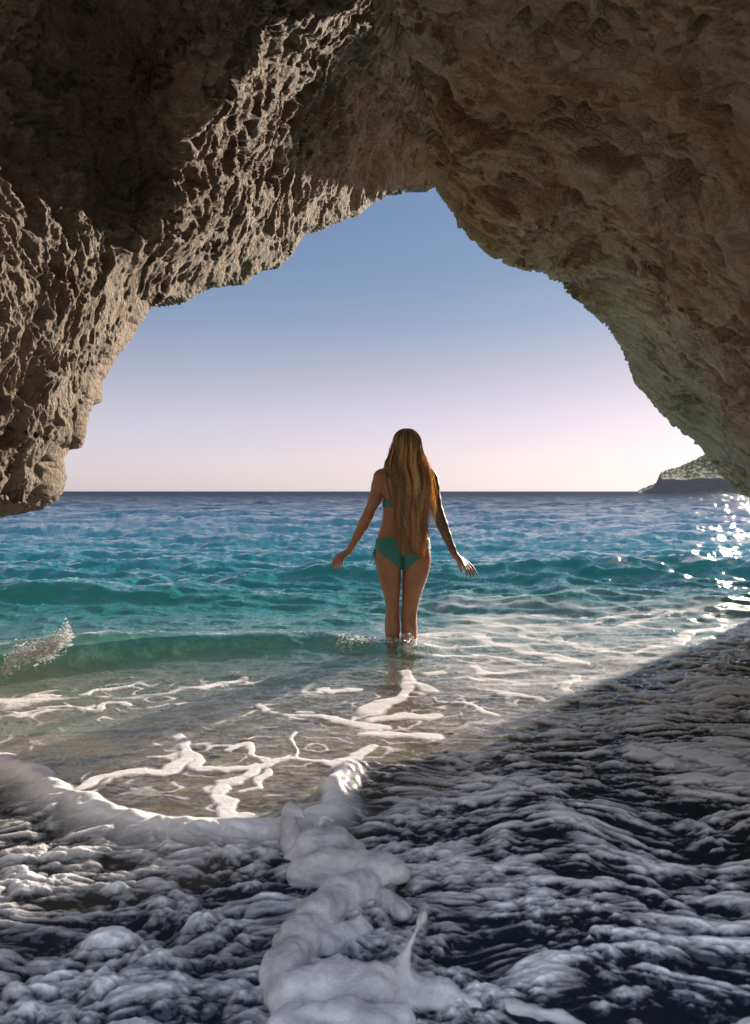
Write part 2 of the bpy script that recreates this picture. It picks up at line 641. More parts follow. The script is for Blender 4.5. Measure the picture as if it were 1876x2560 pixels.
def disp_right(P):
    # long diagonal flow of the boulder, sparse holes
    w = P + 0.16 * v3(perlin(P * 1.9 + 5), perlin(P * 1.9 + 45), perlin(P * 1.9 + 85)) + 0.05 * v3(perlin(P * 6 + 5), perlin(P * 6 + 45), perlin(P * 6 + 85))
    e1 = np.array([0.60, -0.50, -0.62])
    e1 = e1 / np.linalg.norm(e1)
    al = w @ e1
    st = w - 0.55 * al[..., None] * e1
    big = fbm(P * 1.1 + 30, 4) * 0.17
    veins = np.clip(fbm(st * 2.3, 4, 0.5, ridged=True), -0.3, 1) * 0.14
    streak = fbm(st * 6.5, 4, 0.55, ridged=True) * 0.035
    rough = fbm(w * 9.0, 6, 0.68) * 0.032
    ledge = 0.02 * sstep(-0.06, 0.06, perlin(st * 3.1 + 77)) + 0.0 * sstep(-0.05, 0.05, perlin(st * 6.3 + 17))
    fine = fbm(P * 30.0, 4, 0.65) * 0.009 + ledge
    a1, a2 = worley(st * 3.4 + 11)
    pit = -0.32 * sstep(0.42, 0.28, a1) * sstep(-0.25, 0.1, perlin(P * 1.3 + 70))
    b1, b2 = worley(st * 8.5 + 2)
    pit2 = -0.15 * sstep(0.40, 0.27, b1) * sstep(-0.25, 0.1, perlin(P * 1.9 + 50))
    c1, c2 = worley(st * 19 + 2)
    pit3 = -0.06 * sstep(0.40, 0.24, c1) * sstep(-0.2, 0.3, perlin(P * 2.9 + 20))
    return big + veins + streak + rough + fine + pit + pit2 + pit3


left_rim = [(-350, 1600), (-200, 1330), (-60, 1130), (0, 1105), (40, 1100), (75, 1085), (92, 1060), (95, 1010), (110, 970), (150, 978), (165, 955),
            (170, 900), (195, 870), (200, 825), (225, 790), (255, 755), (280, 700), (315, 650), (400, 648), (450, 625), (530, 608), (570, 580),
            (610, 575), (640, 550), (665, 505), (700, 495), (740, 478), (790, 462), (815, 430), (850, 415), (905, 410), (940, 412), (975, 392), (1060, 430), (1180, 420)]
left_outer = [(-760, 1650), (-760, 1500), (-760, 1300), (-760, 1200), (-760, 1120), (-760, 1040), (-760, 960), (-760, 860), (-760, 760), (-760, 660), (-760, 560),
              (-760, 440), (-760, 320), (-760, 200), (-760, 80), (-740, -60), (-660, -220), (-500, -420), (-260, -560), (-120, -600), (60, -620), (160, -640),
              (250, -650), (340, -650), (420, -650), (500, -650), (580, -650), (680, -650), (780, -650), (870, -650), (960, -650), (1050, -650), (1140, -650), (1280, -650), (1420, -650)]
left_ctrl = [(0, 1105, 3.3), (95, 1010, 3.5), (165, 955, 3.7), (200, 825, 3.85), (255, 755, 4.0), (315, 650, 4.3),
             (400, 648, 5.0), (530, 608, 5.8), (640, 550, 6.5), (740, 478, 7.2), (850, 415, 8.0), (975, 392, 9.0), (1180, 420, 10.0),
             (500, 500, 5.1), (600, 400, 5.8), (800, 300, 7.4), (950, 330, 8.8), (450, 300, 4.1), (600, 200, 5.1), (800, 100, 6.0), (900, 200, 7.6),
             (600, 0, 4.0), (850, 0, 5.2), (400, 450, 4.0), (435, 250, 3.75), (500, 100, 3.5),
             (300, 420, 4.05), (250, 250, 3.85), (300, 100, 3.6), (345, 560, 4.15),
             (100, 250, 3.45), (0, 200, 3.15), (0, 500, 3.05), (100, 600, 3.35), (150, 800, 3.6), (180, 420, 3.7), (150, 0, 3.2),
             (-300, 200, 2.0), (-300, 700, 2.1), (-300, 1200, 2.5), (-350, 1600, 3.0), (-300, -300, 1.4), (300, -400, 2.0), (800, -400, 3.2), (1300, -400, 4.0),
             (-760, 700, 1.1), (-760, 1500, 1.6), (-760, 0, 0.9)]
right_rim = [(1960, 1520), (1900, 1420), (1760, 1200), (1652, 1062), (1600, 1010), (1540, 945), (1470, 890), (1415, 835), (1405, 790), (1370, 735), (1340, 690), (1290, 645),
             (1260, 605), (1210, 582), (1150, 572), (1080, 530), (1030, 480), (1000, 425), (978, 390), (970, 300), (952, 215), (905, 120), (865, 0), (840, -160), (830, -380)]
right_outer = [(2700, 1750), (2700, 1600), (2700, 1350), (2700, 1150), (2700, 1000), (2700, 850), (2700, 700), (2700, 550), (2700, 420), (2700, 280), (2600, 140), (2500, 0),
               (2400, -120), (2300, -250), (2200, -380), (2080, -520), (1950, -600), (1820, -640), (1700, -650), (1560, -650), (1420, -650), (1280, -650), (1130, -650), (1000, -650), (900, -650)]
right_ctrl = [(978, 390, 4.7), (1030, 480, 4.7), (1150, 572, 4.9), (1260, 605, 5.4), (1340, 690, 6.2), (1405, 790, 6.6), (1470, 890, 6.7), (1600, 1010, 6.9), (1652, 1062, 7.0),
              (1760, 1200, 7.2), (1900, 1420, 7.4), (960, 260, 4.3), (905, 120, 3.7), (865, 0, 3.2), (1050, 300, 4.1), (1100, 150, 3.5), (1200, 400, 4.1), (1300, 250, 3.5),
              (1300, 0, 2.6), (1500, 500, 3.9), (1500, 250, 3.0), (1652, 0, 2.2), (1652, 500, 3.2), (1652, 800, 4.9), (1500, 750, 5.7), (1560, 880, 6.5),
              (1900, 0, 1.8), (1900, 500, 2.2), (1900, 900, 3.0), (1900, 1200, 5.4), (2300, 1500, 3.6), (2700, 1650, 2.2), (2700, 800, 1.3), (2500, 0, 1.1), (1300, -400, 1.9), (900, -400, 2.2), (1800, -600, 1.2)]
m_left = rock_material('pitted_limestone', (0.25, 0.18, 0.125), (0.34, 0.265, 0.195), (0.31, 0.265, 0.22), (0.10, 0.076, 0.058), ((0.1, 0.1, 0.99), 0.6), 42)
m_right = rock_material('ochre_limestone', (0.54, 0.355, 0.18), (0.64, 0.46, 0.26), (0.66, 0.59, 0.47), (0.20, 0.125, 0.072), ((0.60, -0.50, -0.62), 0.82), 36)
rock_a = rock_shell('cave_wall', left_rim, left_outer, left_ctrl, disp_left, 900, 760, m_left, loc=(-2.0, 4.0, 0))
tag(rock_a, 'rough honeycombed grey brown limestone wall forming the pitted half of the cave arch, deep dark hollow in it', 'rock wall')
rock_b = rock_shell('cave_boulder', right_rim, right_outer, right_ctrl, disp_right, 900, 760, m_right, loc=(2.4, 5.0, 0))
tag(rock_b, 'smoother ochre rock bulge with diagonal streaks leaning over the sea beside the headland', 'rock bulge')

# ------------------------------------------------------------------ sea, wash and seabed
def plane_pt(px, py):
    """frame pixel -> point of the water plane"""
    px, py = np.asarray(px, float), np.asarray(py, float)
    d = FPX * CAMZ / (py - HY)
    return np.stack([(px - CX) / FPX * d, d], -1)


def crop_a(l):
    a = np.asarray(l, float)
    return plane_pt(a[:, 0] / 1.7612, 1700 + a[:, 1] / 1.7612)


def crop_b(l):
    a = np.asarray(l, float)
    return plane_pt(938 + a[:, 0] / 1.7612, 1200 + a[:, 1] / 1.7612)


def seg_dist(x, y, line):
    d = np.full(x.shape, 9.0, np.float32)
    for (x0, y0), (x1, y1) in zip(line[:-1], line[1:]):
        dx, dy = x1 - x0, y1 - y0
        t = np.clip(((x - x0) * dx + (y - y0) * dy) / (dx * dx + dy * dy + 1e-12), 0, 1)
        d = np.minimum(d, np.hypot(x - x0 - t * dx, y - y0 - t * dy))
    return d


def inside(x, y, poly):
    c = np.zeros(x.shape, bool)
    p = np.asarray(poly)
    for (x0, y0), (x1, y1) in zip(p, np.roll(p, -1, 0)):
        if y0 == y1:
            continue
        c ^= ((y0 > y) != (y1 > y)) & (x < (x1 - x0) * (y - y0) / (y1 - y0) + x0)
    return c


q_rows = np.concatenate([np.geomspace(0.45, 14, 64)[:-1], np.arange(14, 640, 1.7), np.arange(640, 1500, 1.5), np.linspace(1500, 2400, 40)])
t_cols = np.concatenate([-np.geomspace(0.52, 3.0, 90)[::-1], np.arange(-0.518, 0.519, 0.00118), np.geomspace(0.52, 3.0, 90)])
DD = (FPX * CAMZ / q_rows)[None, :] + 0 * t_cols[:, None]
X = t_cols[:, None] * DD
Y = DD
X32, Y32 = X.astype(np.float32), Y.astype(np.float32)

# --- open sea: sharpened chop
near = Y < 320
H = np.zeros(X.shape, np.float32)
env = sstep(4.9, 8.5, Y) * sstep(320, 120, Y)


def chop(sx, sy, z, ridge):
    n = np.zeros(X.shape, np.float32)
    n[near] = perlin(v3(X32[near] / sx, Y32[near] / sy, z))
    return (1 - 2.2 * np.abs(n)) if ridge else n


wx = chop(2.3, 1.9, 3.3, False)
X32 = X32 + 0.25 * wx
H += env * (0.10 * chop(3.4, 1.5, 0.3, False) + 0.060 * chop(1.5, 0.62, 7.7, True) + 0.044 * chop(0.62, 0.30, 2.9, True)
            + 0.020 * chop(0.27, 0.16, 5.1, True))
H += sstep(14, 30, Y) * sstep(320, 120, Y) * 0.14 * chop(5.5, 2.6, 4.4, True)
X32 = X.astype(np.float32)
H += sstep(3.2, 4.8, Y) * sstep(9, 6, Y) * (0.012 * chop(0.5, 0.28, 1.7, True) + 0.006 * chop(0.2, 0.12, 8.7, True))


def bump_wave(yc, hgt, front, back):
    t = Y - yc
    return hgt * np.where(t < 0, np.exp(-(t / front) ** 2), np.exp(-(t / back) ** 2))


wob = 0.10 * perlin(v3(X32 * 1.3, 0 * Y32, 4.2)) + 0.03 * perlin(v3(X32 * 5, 0 * Y32, 1.2))
yc1 = np.interp(X, [-6, -2.4, -1.9, -1.2, -0.3, 0.3], [3.7, 4.15, 4.4, 4.95, 5.05, 5.0]) + wob
h1 = np.interp(X, [-6, -2.6, -2.0, -1.6, -1.2, -0.5, 0.05, 0.5], [0.1, 0.15, 0.17, 0.175, 0.12, 0.085, 0.05, 0.0])
W1 = bump_wave(yc1, h1, 0.13, 0.42)
yc2 = np.interp(X, [0.6, 2, 3.2, 5, 8], [8.6, 8.75, 8.9, 8.6, 8.2]) + wob
h2 = np.interp(X, [0.6, 1.6, 2.6, 3.6, 6, 9], [0.0, 0.07, 0.14, 0.20, 0.18, 0.1])
W2 = bump_wave(yc2, h2, 0.38, 1.2)
yc3 = 8.4 + wob + 0.1 * X
h3 = np.interp(X, [-2.2, -1.2, -0.5, 0.2, 1.0], [0.03, 0.10, 0.15, 0.12, 0.0])
W3 = bump_wave(yc3, h3, 0.3, 0.8)
yc4 = 6.9 + wob - 0.05 * X
h4 = np.interp(X, [-6, -3, -1, 0, 1.5, 3, 5], [0.06, 0.1, 0.07, 0.06, 0.08, 0.05, 0.05])
W4 = bump_wave(yc4, h4, 0.28, 0.7)
H += W1 + W2 + W3 + W4

# --- foam
NZ = lambda s, z, ay=1.0: perlin(v3(X32[wash] * s, Y32[wash] * s * ay, z))
wash = (Y < 8.0) & (np.abs(X) < 6.0)
xw, yw = X[wash], Y[wash]
n1, n2, n3 = NZ(3.2, 0.5), NZ(9, 1.5), NZ(22, 2.5)
xq = xw + 0.05 * n1 + 0.025 * n2 + 0.008 * n3
yq = yw + 0.07 * NZ(3.2, 10.5) + 0.035 * NZ(9, 11.5) + 0.012 * NZ(22, 12.5)
A = crop_a
B = crop_b
foam_lines = [
    (A([(370, 470), (450, 430), (600, 410), (750, 400), (800, 350), (830, 300), (800, 260), (750, 230)]), 0.040),
    (A([(830, 310), (870, 370), (1000, 390), (1150, 380), (1300, 345), (1450, 375), (1560, 350), (1650, 300)]), 0.038),
    (A([(1100, 390), (1080, 430), (980, 450), (950, 500), (1010, 540), (1030, 610), (1090, 600)]), 0.034),
    (A([(1000, 300), (1080, 280), (1090, 330), (1160, 370)]), 0.028),
    (A([(1300, 345), (1300, 230)]), 0.012),
    (A([(1040, 485), (1110, 480), (1160, 400)]), 0.02),
    (A([(950, 140), (1000, 125), (1110, 110), (1160, 145), (1250, 155), (1400, 160), (1550, 175), (1680, 200)]), 0.055),
    (A([(330, 135), (380, 160), (400, 145), (450, 110), (560, 110)]), 0.03),
    (A([(180, 130), (290, 130)]), 0.016), (A([(360, 70), (440, 45), (580, 30)]), 0.022), (A([(180, 75), (260, 75)]), 0.02),
    (A([(880, 40), (960, 35), (1070, 5)]), 0.035), (A([(1450, 40), (1470, 55), (1560, 45)]), 0.03),
    (A([(640, 120), (730, 105)]), 0.015), (A([(0, 325), (60, 330)]), 0.02), (A([(210, 350), (390, 330)]), 0.012),
    (B([(340, 870), (470, 880)]), 0.03), (B([(500, 850), (650, 860)]), 0.03),
    (B([(0, 1010), (100, 960), (160, 900), (110, 860)]), 0.06), (B([(160, 900), (240, 935)]), 0.05), (B([(0, 1040), (130, 1030), (280, 1045)]), 0.05),
    (B([(300, 980), (430, 1000), (560, 1040)]), 0.025), (B([(0, 1110), (100, 1120), (260, 1130)]), 0.06),
    (B([(450, 690), (520, 730), (640, 745), (700, 770), (850, 800), (900, 815)]), 0.075), (B([(240, 740), (330, 750), (420, 740), (480, 735)]), 0.05),
    (B([(300, 780), (420, 785), (560, 790), (640, 820), (720, 825)]), 0.05), (B([(540, 640), (620, 670), (760, 690)]), 0.06),
    (B([(790, 700), (900, 735), (1000, 755), (1100, 775), (1200, 755), (1330, 735), (1400, 690), (1500, 655)]), 0.05),
    (B([(880, 870), (820, 900), (800, 960), (700, 970), (600, 950)]), 0.05), (B([(430, 830), (470, 855), (600, 850)]), 0.04), (B([(230, 860), (300, 850)]), 0.04),
    (B([(190, 700), (330, 690), (440, 690)]), 0.03), (B([(650, 905), (760, 900), (830, 890)]), 0.03),
    (B([(1100, 650), (1300, 610), (1500, 600), (1700, 600)]), 0.045), (B([(900, 640), (1100, 620), (1250, 600)]), 0.05),
]
foam_w = np.zeros(xw.shape, np.float32)
for ln, wd in foam_lines:
    lo, hi = ln.min(0) - 0.35, ln.max(0) + 0.35
    m = (xw > lo[0]) & (xw < hi[0]) & (yw > lo[1]) & (yw < hi[1])
    wv = wd * (0.55 + 0.65 * np.clip(0.5 + n1[m], 0, 1))
    foam_w[m] = np.maximum(foam_w[m], 1.3 * sstep(1.15, 0.45, seg_dist(xq[m], yq[m], ln) / wv))
for ln, wd in foam_lines:
    lo, hi = ln.min(0) - 0.4, ln.max(0) + 0.4
    m = (xw > lo[0]) & (xw < hi[0]) & (yw > lo[1]) & (yw < hi[1])
    fl_ = 1 - np.abs(perlin(v3(xq[m] * 6, yq[m] * 8, 8.0))) * 6
    foam_w[m] = np.maximum(foam_w[m], 0.8 * sstep(0.3, 0.9, fl_) * sstep(0.30, 0.06, seg_dist(xq[m], yq[m], ln)) * sstep(-0.3, 0.3, n2[m]))
# loose lace over the right half of the wash
lace = 1 - np.abs(perlin(v3(xq * 1.5, yq * 2.6, 3.0))) * 4.2
lace2 = 1 - np.abs(perlin(v3(xq * 3.4, yq * 5.5, 6.0))) * 4.5
zone = sstep(-0.3, 0.9, xw + 0.4 * n1) * sstep(3.0, 3.8, yw) * sstep(7.6, 6.3, yw + 0.5 * n1)
film = fbm(v3(xq * 0.75, yq * 3.4, 3.0), 5, 0.55)
film = 0.40 + 0.80 * film
foam_w = np.maximum(foam_w, zone * np.clip(film, 0, 0.85))
foam_w = np.maximum(foam_w, zone * 0.9 * sstep(0.55, 0.95, lace) * sstep(-0.1, 0.2, n1))
zone_l = sstep(0.4, -0.6, xw) * sstep(2.9, 3.6, yw) * sstep(4.3, 3.9, yw)
foam_w = np.maximum(foam_w, zone_l * 0.75 * sstep(0.45, 0.9, lace) * sstep(-0.1, 0.3, n1))
# thick foam sheet of the foreground (collapsed bore)
bank_line = np.concatenate([crop_a([(-2500, 250), (-600, 300), (0, 350), (60, 375), (200, 400), (280, 440), (400, 500), (550, 560), (700, 588), (850, 608), (1100, 612), (1260, 600), (1390, 560), (1400, 440), (1460, 385)]),
                            plane_pt([870, 960, 1040, 1100, 1180, 1270, 1420, 1650, 1876, 2600], [1895, 1900, 1888, 1872, 1880, 1835, 1752, 1650, 1585, 1480])])
bank = np.concatenate([bank_line, [(9, 0.2), (-9, 0.2)]])
xb, yb = xw + 0.02 * n2 + 0.008 * n3, yw + 0.02 * n1 + 0.012 * n2
inb = inside(xb, yb, bank)
dist_b = np.full(xw.shape, 9.0, np.float32)
mb = yw < 6.5
dist_b[mb] = seg_dist(xb[mb], yb[mb], bank_line)
inb_s = np.where(inb, sstep(0, 0.05, dist_b), 0)
left_side = sstep(0.05, -0.25, xw)
# lumps: rounded billows, larger toward the camera
wp = v3(xw + 0.05 * n1, yw * 1.0 + 0.05 * n2, 0 * xw)
wp = v3(xw + 0.10 * n1 + 0.03 * n2, yw + (0.05 + 0.09 * sstep(-0.1, 0.5, xw)) * NZ(2.2, 20.5) + 0.02 * n2, 0 * xw)
rsd = sstep(-0.1, 0.5, xw)
L1 = fbm(wp * np.array([5.0, 10.0, 1]) + 3.1, 3, 0.45) * (1 - rsd) + fbm(wp * np.array([2.9, 8.0, 1]) + 3.1, 4, 0.52) * rsd
L2 = fbm(wp * np.array([8.5, 15, 1]) + 9.1, 2, 0.5, billow=True) * (1 - rsd) + fbm(wp * np.array([6, 14, 1]) + 9.1, 2, 0.5, billow=True) * rsd
L3 = fbm(wp * np.array([2.4, 4.6, 1]) + 5.7, 2, 0.5)
L4 = fbm(wp * np.array([20, 38, 1]) + 2.2, 3, 0.55, billow=True)
L5 = fbm(wp * np.array([30, 85, 1]) + 7.2, 3, 0.6)
amp = np.interp(yw, [1.0, 1.6, 2.3, 3.2, 5, 7], [0.8, 0.66, 0.45, 0.26, 0.14, 0.08])
hb = -0.03 * sstep(3.0, 2.0, yw) + amp * (0.060 * L1 + 0.024 * L2 + 0.040 * L3 + 0.003 * L4 + 0.0015 * L5)
h2d = np.zeros(X.shape, np.float32)
h2d[wash] = hb
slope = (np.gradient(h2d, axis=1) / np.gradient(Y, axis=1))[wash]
tex = 0.45 * L1 + 0.35 * L3 + 0.42 * L2 + 0.20 * L4 + 0.30 * L5
dens_shade = 0.43 + 1.05 * tex + 0.04 * left_side + 0.10 * sstep(2.2, 3.6, yw) * sstep(0.0, 0.5, xw) - 0.22 * np.clip(slope / amp, -1.2, 1.2)  # last term thins foam on camera-facing slopes: shade painted into the foam cover
thick = np.clip(0.5 + (dens_shade - 0.5) * (1 + 0.7 * rsd) + 0.10 * rsd, 0, 1)
edge_left = 1.3 * np.exp(-(dist_b / 0.15) ** 2) * sstep(0.1, -0.2, xw)
thick = np.maximum(thick, edge_left)
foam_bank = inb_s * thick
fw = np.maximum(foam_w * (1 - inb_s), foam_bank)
Hw = inb_s * (hb + 0.012 * thick + 0.035 * edge_left * sstep(0, 0.08, dist_b)) + (1 - inb_s) * 0.003 * foam_w
fadew = sstep(6.0, 5.5, np.abs(xw)) * sstep(8.0, 7.0, yw)
# shallow running water ripples outside the sheet
rip = (1 - inb_s) * sstep(6.5, 5, yw) * (0.007 * L1 + 0.003 * L2 + 0.003 * L4 + 0.0015 * L5)
rip = rip * (1 - 0.65 * np.clip(foam_w, 0, 1))
H[wash] += (fadew * (Hw + rip)).astype(np.float32)
foam = np.zeros(X.shape, np.float32)
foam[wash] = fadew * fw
# broken crest of the small breaker, white scraps on it
crest = np.exp(-((Y - yc1 + 0.05) / 0.09) ** 2) * sstep(-1.45, -1.9, X) * sstep(-2.9, -2.3, X)
cm = crest > 0.02
cn = np.zeros(X.shape, np.float32)
cn[cm] = fbm(v3(X32[cm] * 9, Y32[cm] * 9, 1.1), 4)
lip = np.exp(-((Y - yc1 - 0.03) / 0.05) ** 2) * sstep(-0.6, -1.2, X) * sstep(-4.5, -3.0, X)
foam = np.maximum(foam, 0.55 * lip * sstep(-0.15, 0.3, perlin(v3(X32 * 4, Y32 * 9, 1.4))) * (Y < 7))
crest2 = np.exp(-((Y - yc2 + 0.1) / 0.25) ** 2) * sstep(2.0, 3.4, X) * (X < 9)
cm = crest2 > 0.02
cn[:] = 0
cn[cm] = fbm(v3(X32[cm] * 4, Y32[cm] * 4, 5.1), 4)
foam = np.maximum(foam, 0.9 * crest2 * sstep(0.02, 0.3, cn))
shallow = sstep(6.8, 4.3, Y)
sub = np.zeros(X.shape, np.float32)
sub[wash] = inb_s
shallow = shallow * (1 - 0.9 * sub)
thin = np.clip(W1 / 0.09, 0, 1) * sstep(-0.2, -0.9, X)


def water_z(x, y):
    i = np.clip(np.searchsorted(t_cols, x / y), 0, len(t_cols) - 1)
    j = np.clip(np.searchsorted(q_rows, FPX * CAMZ / y), 0, len(q_rows) - 1)
    return float(H[i, j])


def water_material():
    t = NT('sea_water')
    pos = t.pos()
    sep = t.n('SeparateXYZ', {0: pos})
    yy = sep.outputs['Y']
    # body colour of the water from the shore to the deep
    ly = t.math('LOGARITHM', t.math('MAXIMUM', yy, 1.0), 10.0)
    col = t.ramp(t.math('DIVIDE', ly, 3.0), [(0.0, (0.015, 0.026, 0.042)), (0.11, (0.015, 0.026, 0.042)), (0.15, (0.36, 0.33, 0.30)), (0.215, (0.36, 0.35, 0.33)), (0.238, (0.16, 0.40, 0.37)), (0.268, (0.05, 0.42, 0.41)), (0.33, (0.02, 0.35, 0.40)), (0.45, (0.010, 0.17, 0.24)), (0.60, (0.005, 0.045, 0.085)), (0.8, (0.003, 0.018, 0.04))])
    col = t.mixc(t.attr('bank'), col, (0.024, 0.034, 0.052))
    # slope noise that keeps its statistics at any distance
    def slopes(scale, amount):
        nd = t.n('TexNoise', {'Vector': t.mapping(pos, (scale, scale * 1.7, scale)), 'Scale': 1.0, 'Detail': 3.0, 'Roughness': 0.6})
        sub = t.n('VectorMath', {0: nd.outputs['Color'], 1: (0.5, 0.5, 0.5)}, operation='SUBTRACT')
        mul = t.n('VectorMath', {0: sub.outputs[0]}, operation='MULTIPLY')
        mul.inputs[1].default_value = (amount, amount, 0)
        return mul.outputs[0]
    far = t.math('MULTIPLY', t.ramp(t.math('DIVIDE', ly, 3.0), [(0.3, 0.0), (0.42, 0.2), (0.55, 0.8), (0.75, 1.5)]), 1.0)
    geo = t.n('NewGeometry')
    a = t.n('VectorMath', {0: slopes(8, 0.55), 1: slopes(28, 0.75)}, operation='ADD').outputs[0]
    a = t.n('VectorMath', {0: a, 1: slopes(75, 0.9)}, operation='ADD').outputs[0]
    f = t.n('VectorMath', {0: slopes(0.8, 1.3)}, operation='SCALE')
    t.set(f.inputs['Scale'], far)
    s = t.n('VectorMath', {0: a, 1: f.outputs[0]}, operation='ADD').outputs[0]
    lean = t.n('CombineXYZ', {'Y': t.math('MULTIPLY', far, -0.16)}).outputs[0]
    s = t.n('VectorMath', {0: s, 1: lean}, operation='ADD').outputs[0]
    s = t.n('VectorMath', {0: geo.outputs['Normal'], 1: s}, operation='ADD').outputs[0]
    nrm = t.n('VectorMath', {0: s}, operation='NORMALIZE').outputs[0]
    fres = t.n('Fresnel', {'IOR': 1.333, 'Normal': nrm}).outputs[0]
    fres = t.math('MINIMUM', fres, t.math('SUBTRACT', 1.0, t.math('MULTIPLY', far, 0.50)))
    fres = t.math('MULTIPLY', fres, t.math('SUBTRACT', 1.0, geo.outputs['Backfacing']))
    gl = t.n('BsdfGlossy', {'Color': (1, 1, 1), 'Roughness': 0.075, 'Normal': nrm}).outputs[0]
    dif = t.n('BsdfDiffuse', {'Color': col, 'Normal': nrm}).outputs[0]
    trl = t.n('BsdfTranslucent', {'Color': col, 'Normal': nrm}).outputs[0]
    body = t.mixs(0.55, dif, trl)
    tr = t.n('BsdfTransparent', {'Color': t.mixc(t.attr('thin'), (0.90, 0.93, 0.86), (0.50, 0.86, 0.82))}).outputs[0]
    milk = t.ramp(t.noise(t.mapping(pos, (2.2, 5.0, 1)), 1.0, 6, 0.65, 0.8), [(0.3, 0.15), (0.7, 0.65)])
    thin_ = t.math('MAXIMUM', t.math('MULTIPLY', t.attr('shallow'), milk), t.math('MULTIPLY', t.attr('thin'), 0.6))
    body = t.mixs(thin_, body, tr)
    wat = t.mixs(fres, body, gl)
    # foam with bubbly breakup
    fn = t.noise(pos, 55, 5, 0.65)
    fn2 = t.noise(pos, 190, 3, 0.6)
    fa = t.math('SUBTRACT', 1.0, t.math('MULTIPLY', t.attr('bank'), 0.55))
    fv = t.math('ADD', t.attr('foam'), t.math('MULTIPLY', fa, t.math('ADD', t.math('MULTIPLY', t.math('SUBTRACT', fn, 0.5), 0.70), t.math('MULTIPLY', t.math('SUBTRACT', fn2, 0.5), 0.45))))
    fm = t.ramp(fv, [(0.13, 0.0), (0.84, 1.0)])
    fb = t.bump(t.math('ADD', fn, t.math('MULTIPLY', fn2, 0.5)), 0.28, 0.008)
    fd = t.n('BsdfDiffuse', {'Color': (0.92, 0.91, 0.91), 'Normal': fb}).outputs[0]
    ft = t.n('BsdfTranslucent', {'Color': (0.80, 0.78, 0.74), 'Normal': fb}).outputs[0]
    fs = t.mixs(0.12, fd, ft)
    fs = t.mixs(0.16, fs, t.n('BsdfGlossy', {'Color': (1, 1, 1), 'Roughness': 0.22, 'Normal': fb}).outputs[0])
    return t.done(t.mixs(fm, wat, fs))


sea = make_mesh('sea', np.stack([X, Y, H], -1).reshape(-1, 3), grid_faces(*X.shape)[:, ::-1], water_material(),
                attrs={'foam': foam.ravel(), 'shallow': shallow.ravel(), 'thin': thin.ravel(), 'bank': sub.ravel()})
tag(sea, kind='structure')
if sea.data.polygons[0].normal.z < 0:
    sea.data.flip_normals()


def sand_material():
    t = NT('wet_sand')
    p = t.obj()
    n = t.noise(p, 3, 6, 0.6)
    g = t.noise(p, 300, 3, 0.7)
    c = t.mixc(n, (0.50, 0.41, 0.27), (0.60, 0.51, 0.36))
    c = t.mixc(t.ramp(g, [(0.35, 0.5), (0.6, 0.0)]), c, (0.26, 0.21, 0.14))
    b = t.n('BsdfPrincipled', {'Base Color': c, 'Roughness': 0.6, 'Normal': t.bump(t.math('ADD', n, g), 0.4, 0.01)})
    return t.done(b.outputs[0])


sx = np.concatenate([np.linspace(-60, -5, 12), np.linspace(-4.8, 4.8, 97), np.linspace(5, 60, 12)])
sy = np.concatenate([np.linspace(-40, -4, 10), np.linspace(-3.8, 8, 119), np.linspace(8.5, 60, 20)])
GX, GY = np.meshgrid(sx, sy, indexing='ij')
GZ = np.interp(GY, [-40, -6, -1, 0.3, 1.2, 2.0, 3.5, 5.17, 8, 14, 60], [4, 0.9, 0.22, 0.05, -0.05, -0.10, -0.18, -0.28, -0.6, -1.6, -6])
GZ = GZ + 0.02 * perlin(v3(GX * 0.8, GY * 0.8, 3.0)) + 0.006 * perlin(v3(GX * 4, GY * 4, 3.0))
sand = make_mesh('beach_sand', v3(GX, GY, GZ).reshape(-1, 3), grid_faces(*GX.shape), sand_material())
tag(sand, kind='structure')

# ------------------------------------------------------------------ headland far across the bay
HD = 420.0
hx = np.linspace(-20, 620, 700)
hy = np.linspace(0, 240, 160)
HX, HYY = np.meshgrid(hx, hy, indexing='ij')
x_tip = (1588 - CX) / FPX * HD
ridge_px = [(1588, 0), (1605, 6), (1640, 20), (1652, 48), (1700, 62), (1760, 90), (1800, 108), (1876, 142), (2100, 220), (2500, 330), (3600, 470)]
rx = np.array([(p[0] - CX) / FPX * HD for p in ridge_px])
rz = np.array([p[1] / FPX * HD for p in ridge_px])
top = np.interp(HX + x_tip * 0 + 0, rx, rz, left=-3)
cliff = np.minimum(top, np.interp(HX, rx, np.minimum(rz * 0.9, 7.5 + 0 * rz)) + 1.2 * perlin(v3(HX * 0.12, 0 * HX, 3.0)))
t_ = HYY
prof = cliff * sstep(-1, 5, t_) + (top - cliff) * sstep(3, 110, t_) ** 0.8
HZ = prof + (prof > 0.5) * (1.0 * fbm(v3(HX * 0.09, HYY * 0.09, HX * 0), 4) + np.where(prof > cliff * 1.02, 1.3, 0.5) * fbm(v3(HX * 0.35, HYY * 0.35, HX * 0 + 4), 3, billow=True))
HZ = HZ - 1.0 * (top < 0.4)
hdist = HD + HYY + 0.10 * np.maximum(HX - x_tip, 0)
t = NT('headland_rock_and_scrub')
zz = t.n('SeparateXYZ', {0: t.pos()}).outputs['Z']
p_ = t.pos()
nn = t.noise(p_, 0.25, 6, 0.7)
n2_ = t.noise(p_, 1.1, 4, 0.7)
green = t.mixc(nn, (0.030, 0.040, 0.016), (0.075, 0.080, 0.032))
green = t.mixc(t.ramp(n2_, [(0.4, 0.0), (0.62, 0.8)]), green, (0.10, 0.095, 0.048))
rockc = t.mixc(t.noise(t.mapping(p_, (1, 1, 2.5)), 0.5, 6, 0.7), (0.028, 0.026, 0.026), (0.095, 0.09, 0.088))
fac = t.ramp(t.math('ADD', t.math('DIVIDE', zz, 20), t.math('MULTIPLY', t.math('SUBTRACT', nn, 0.5), 0.35)), [(0.40, 0.0), (0.46, 1.0)])
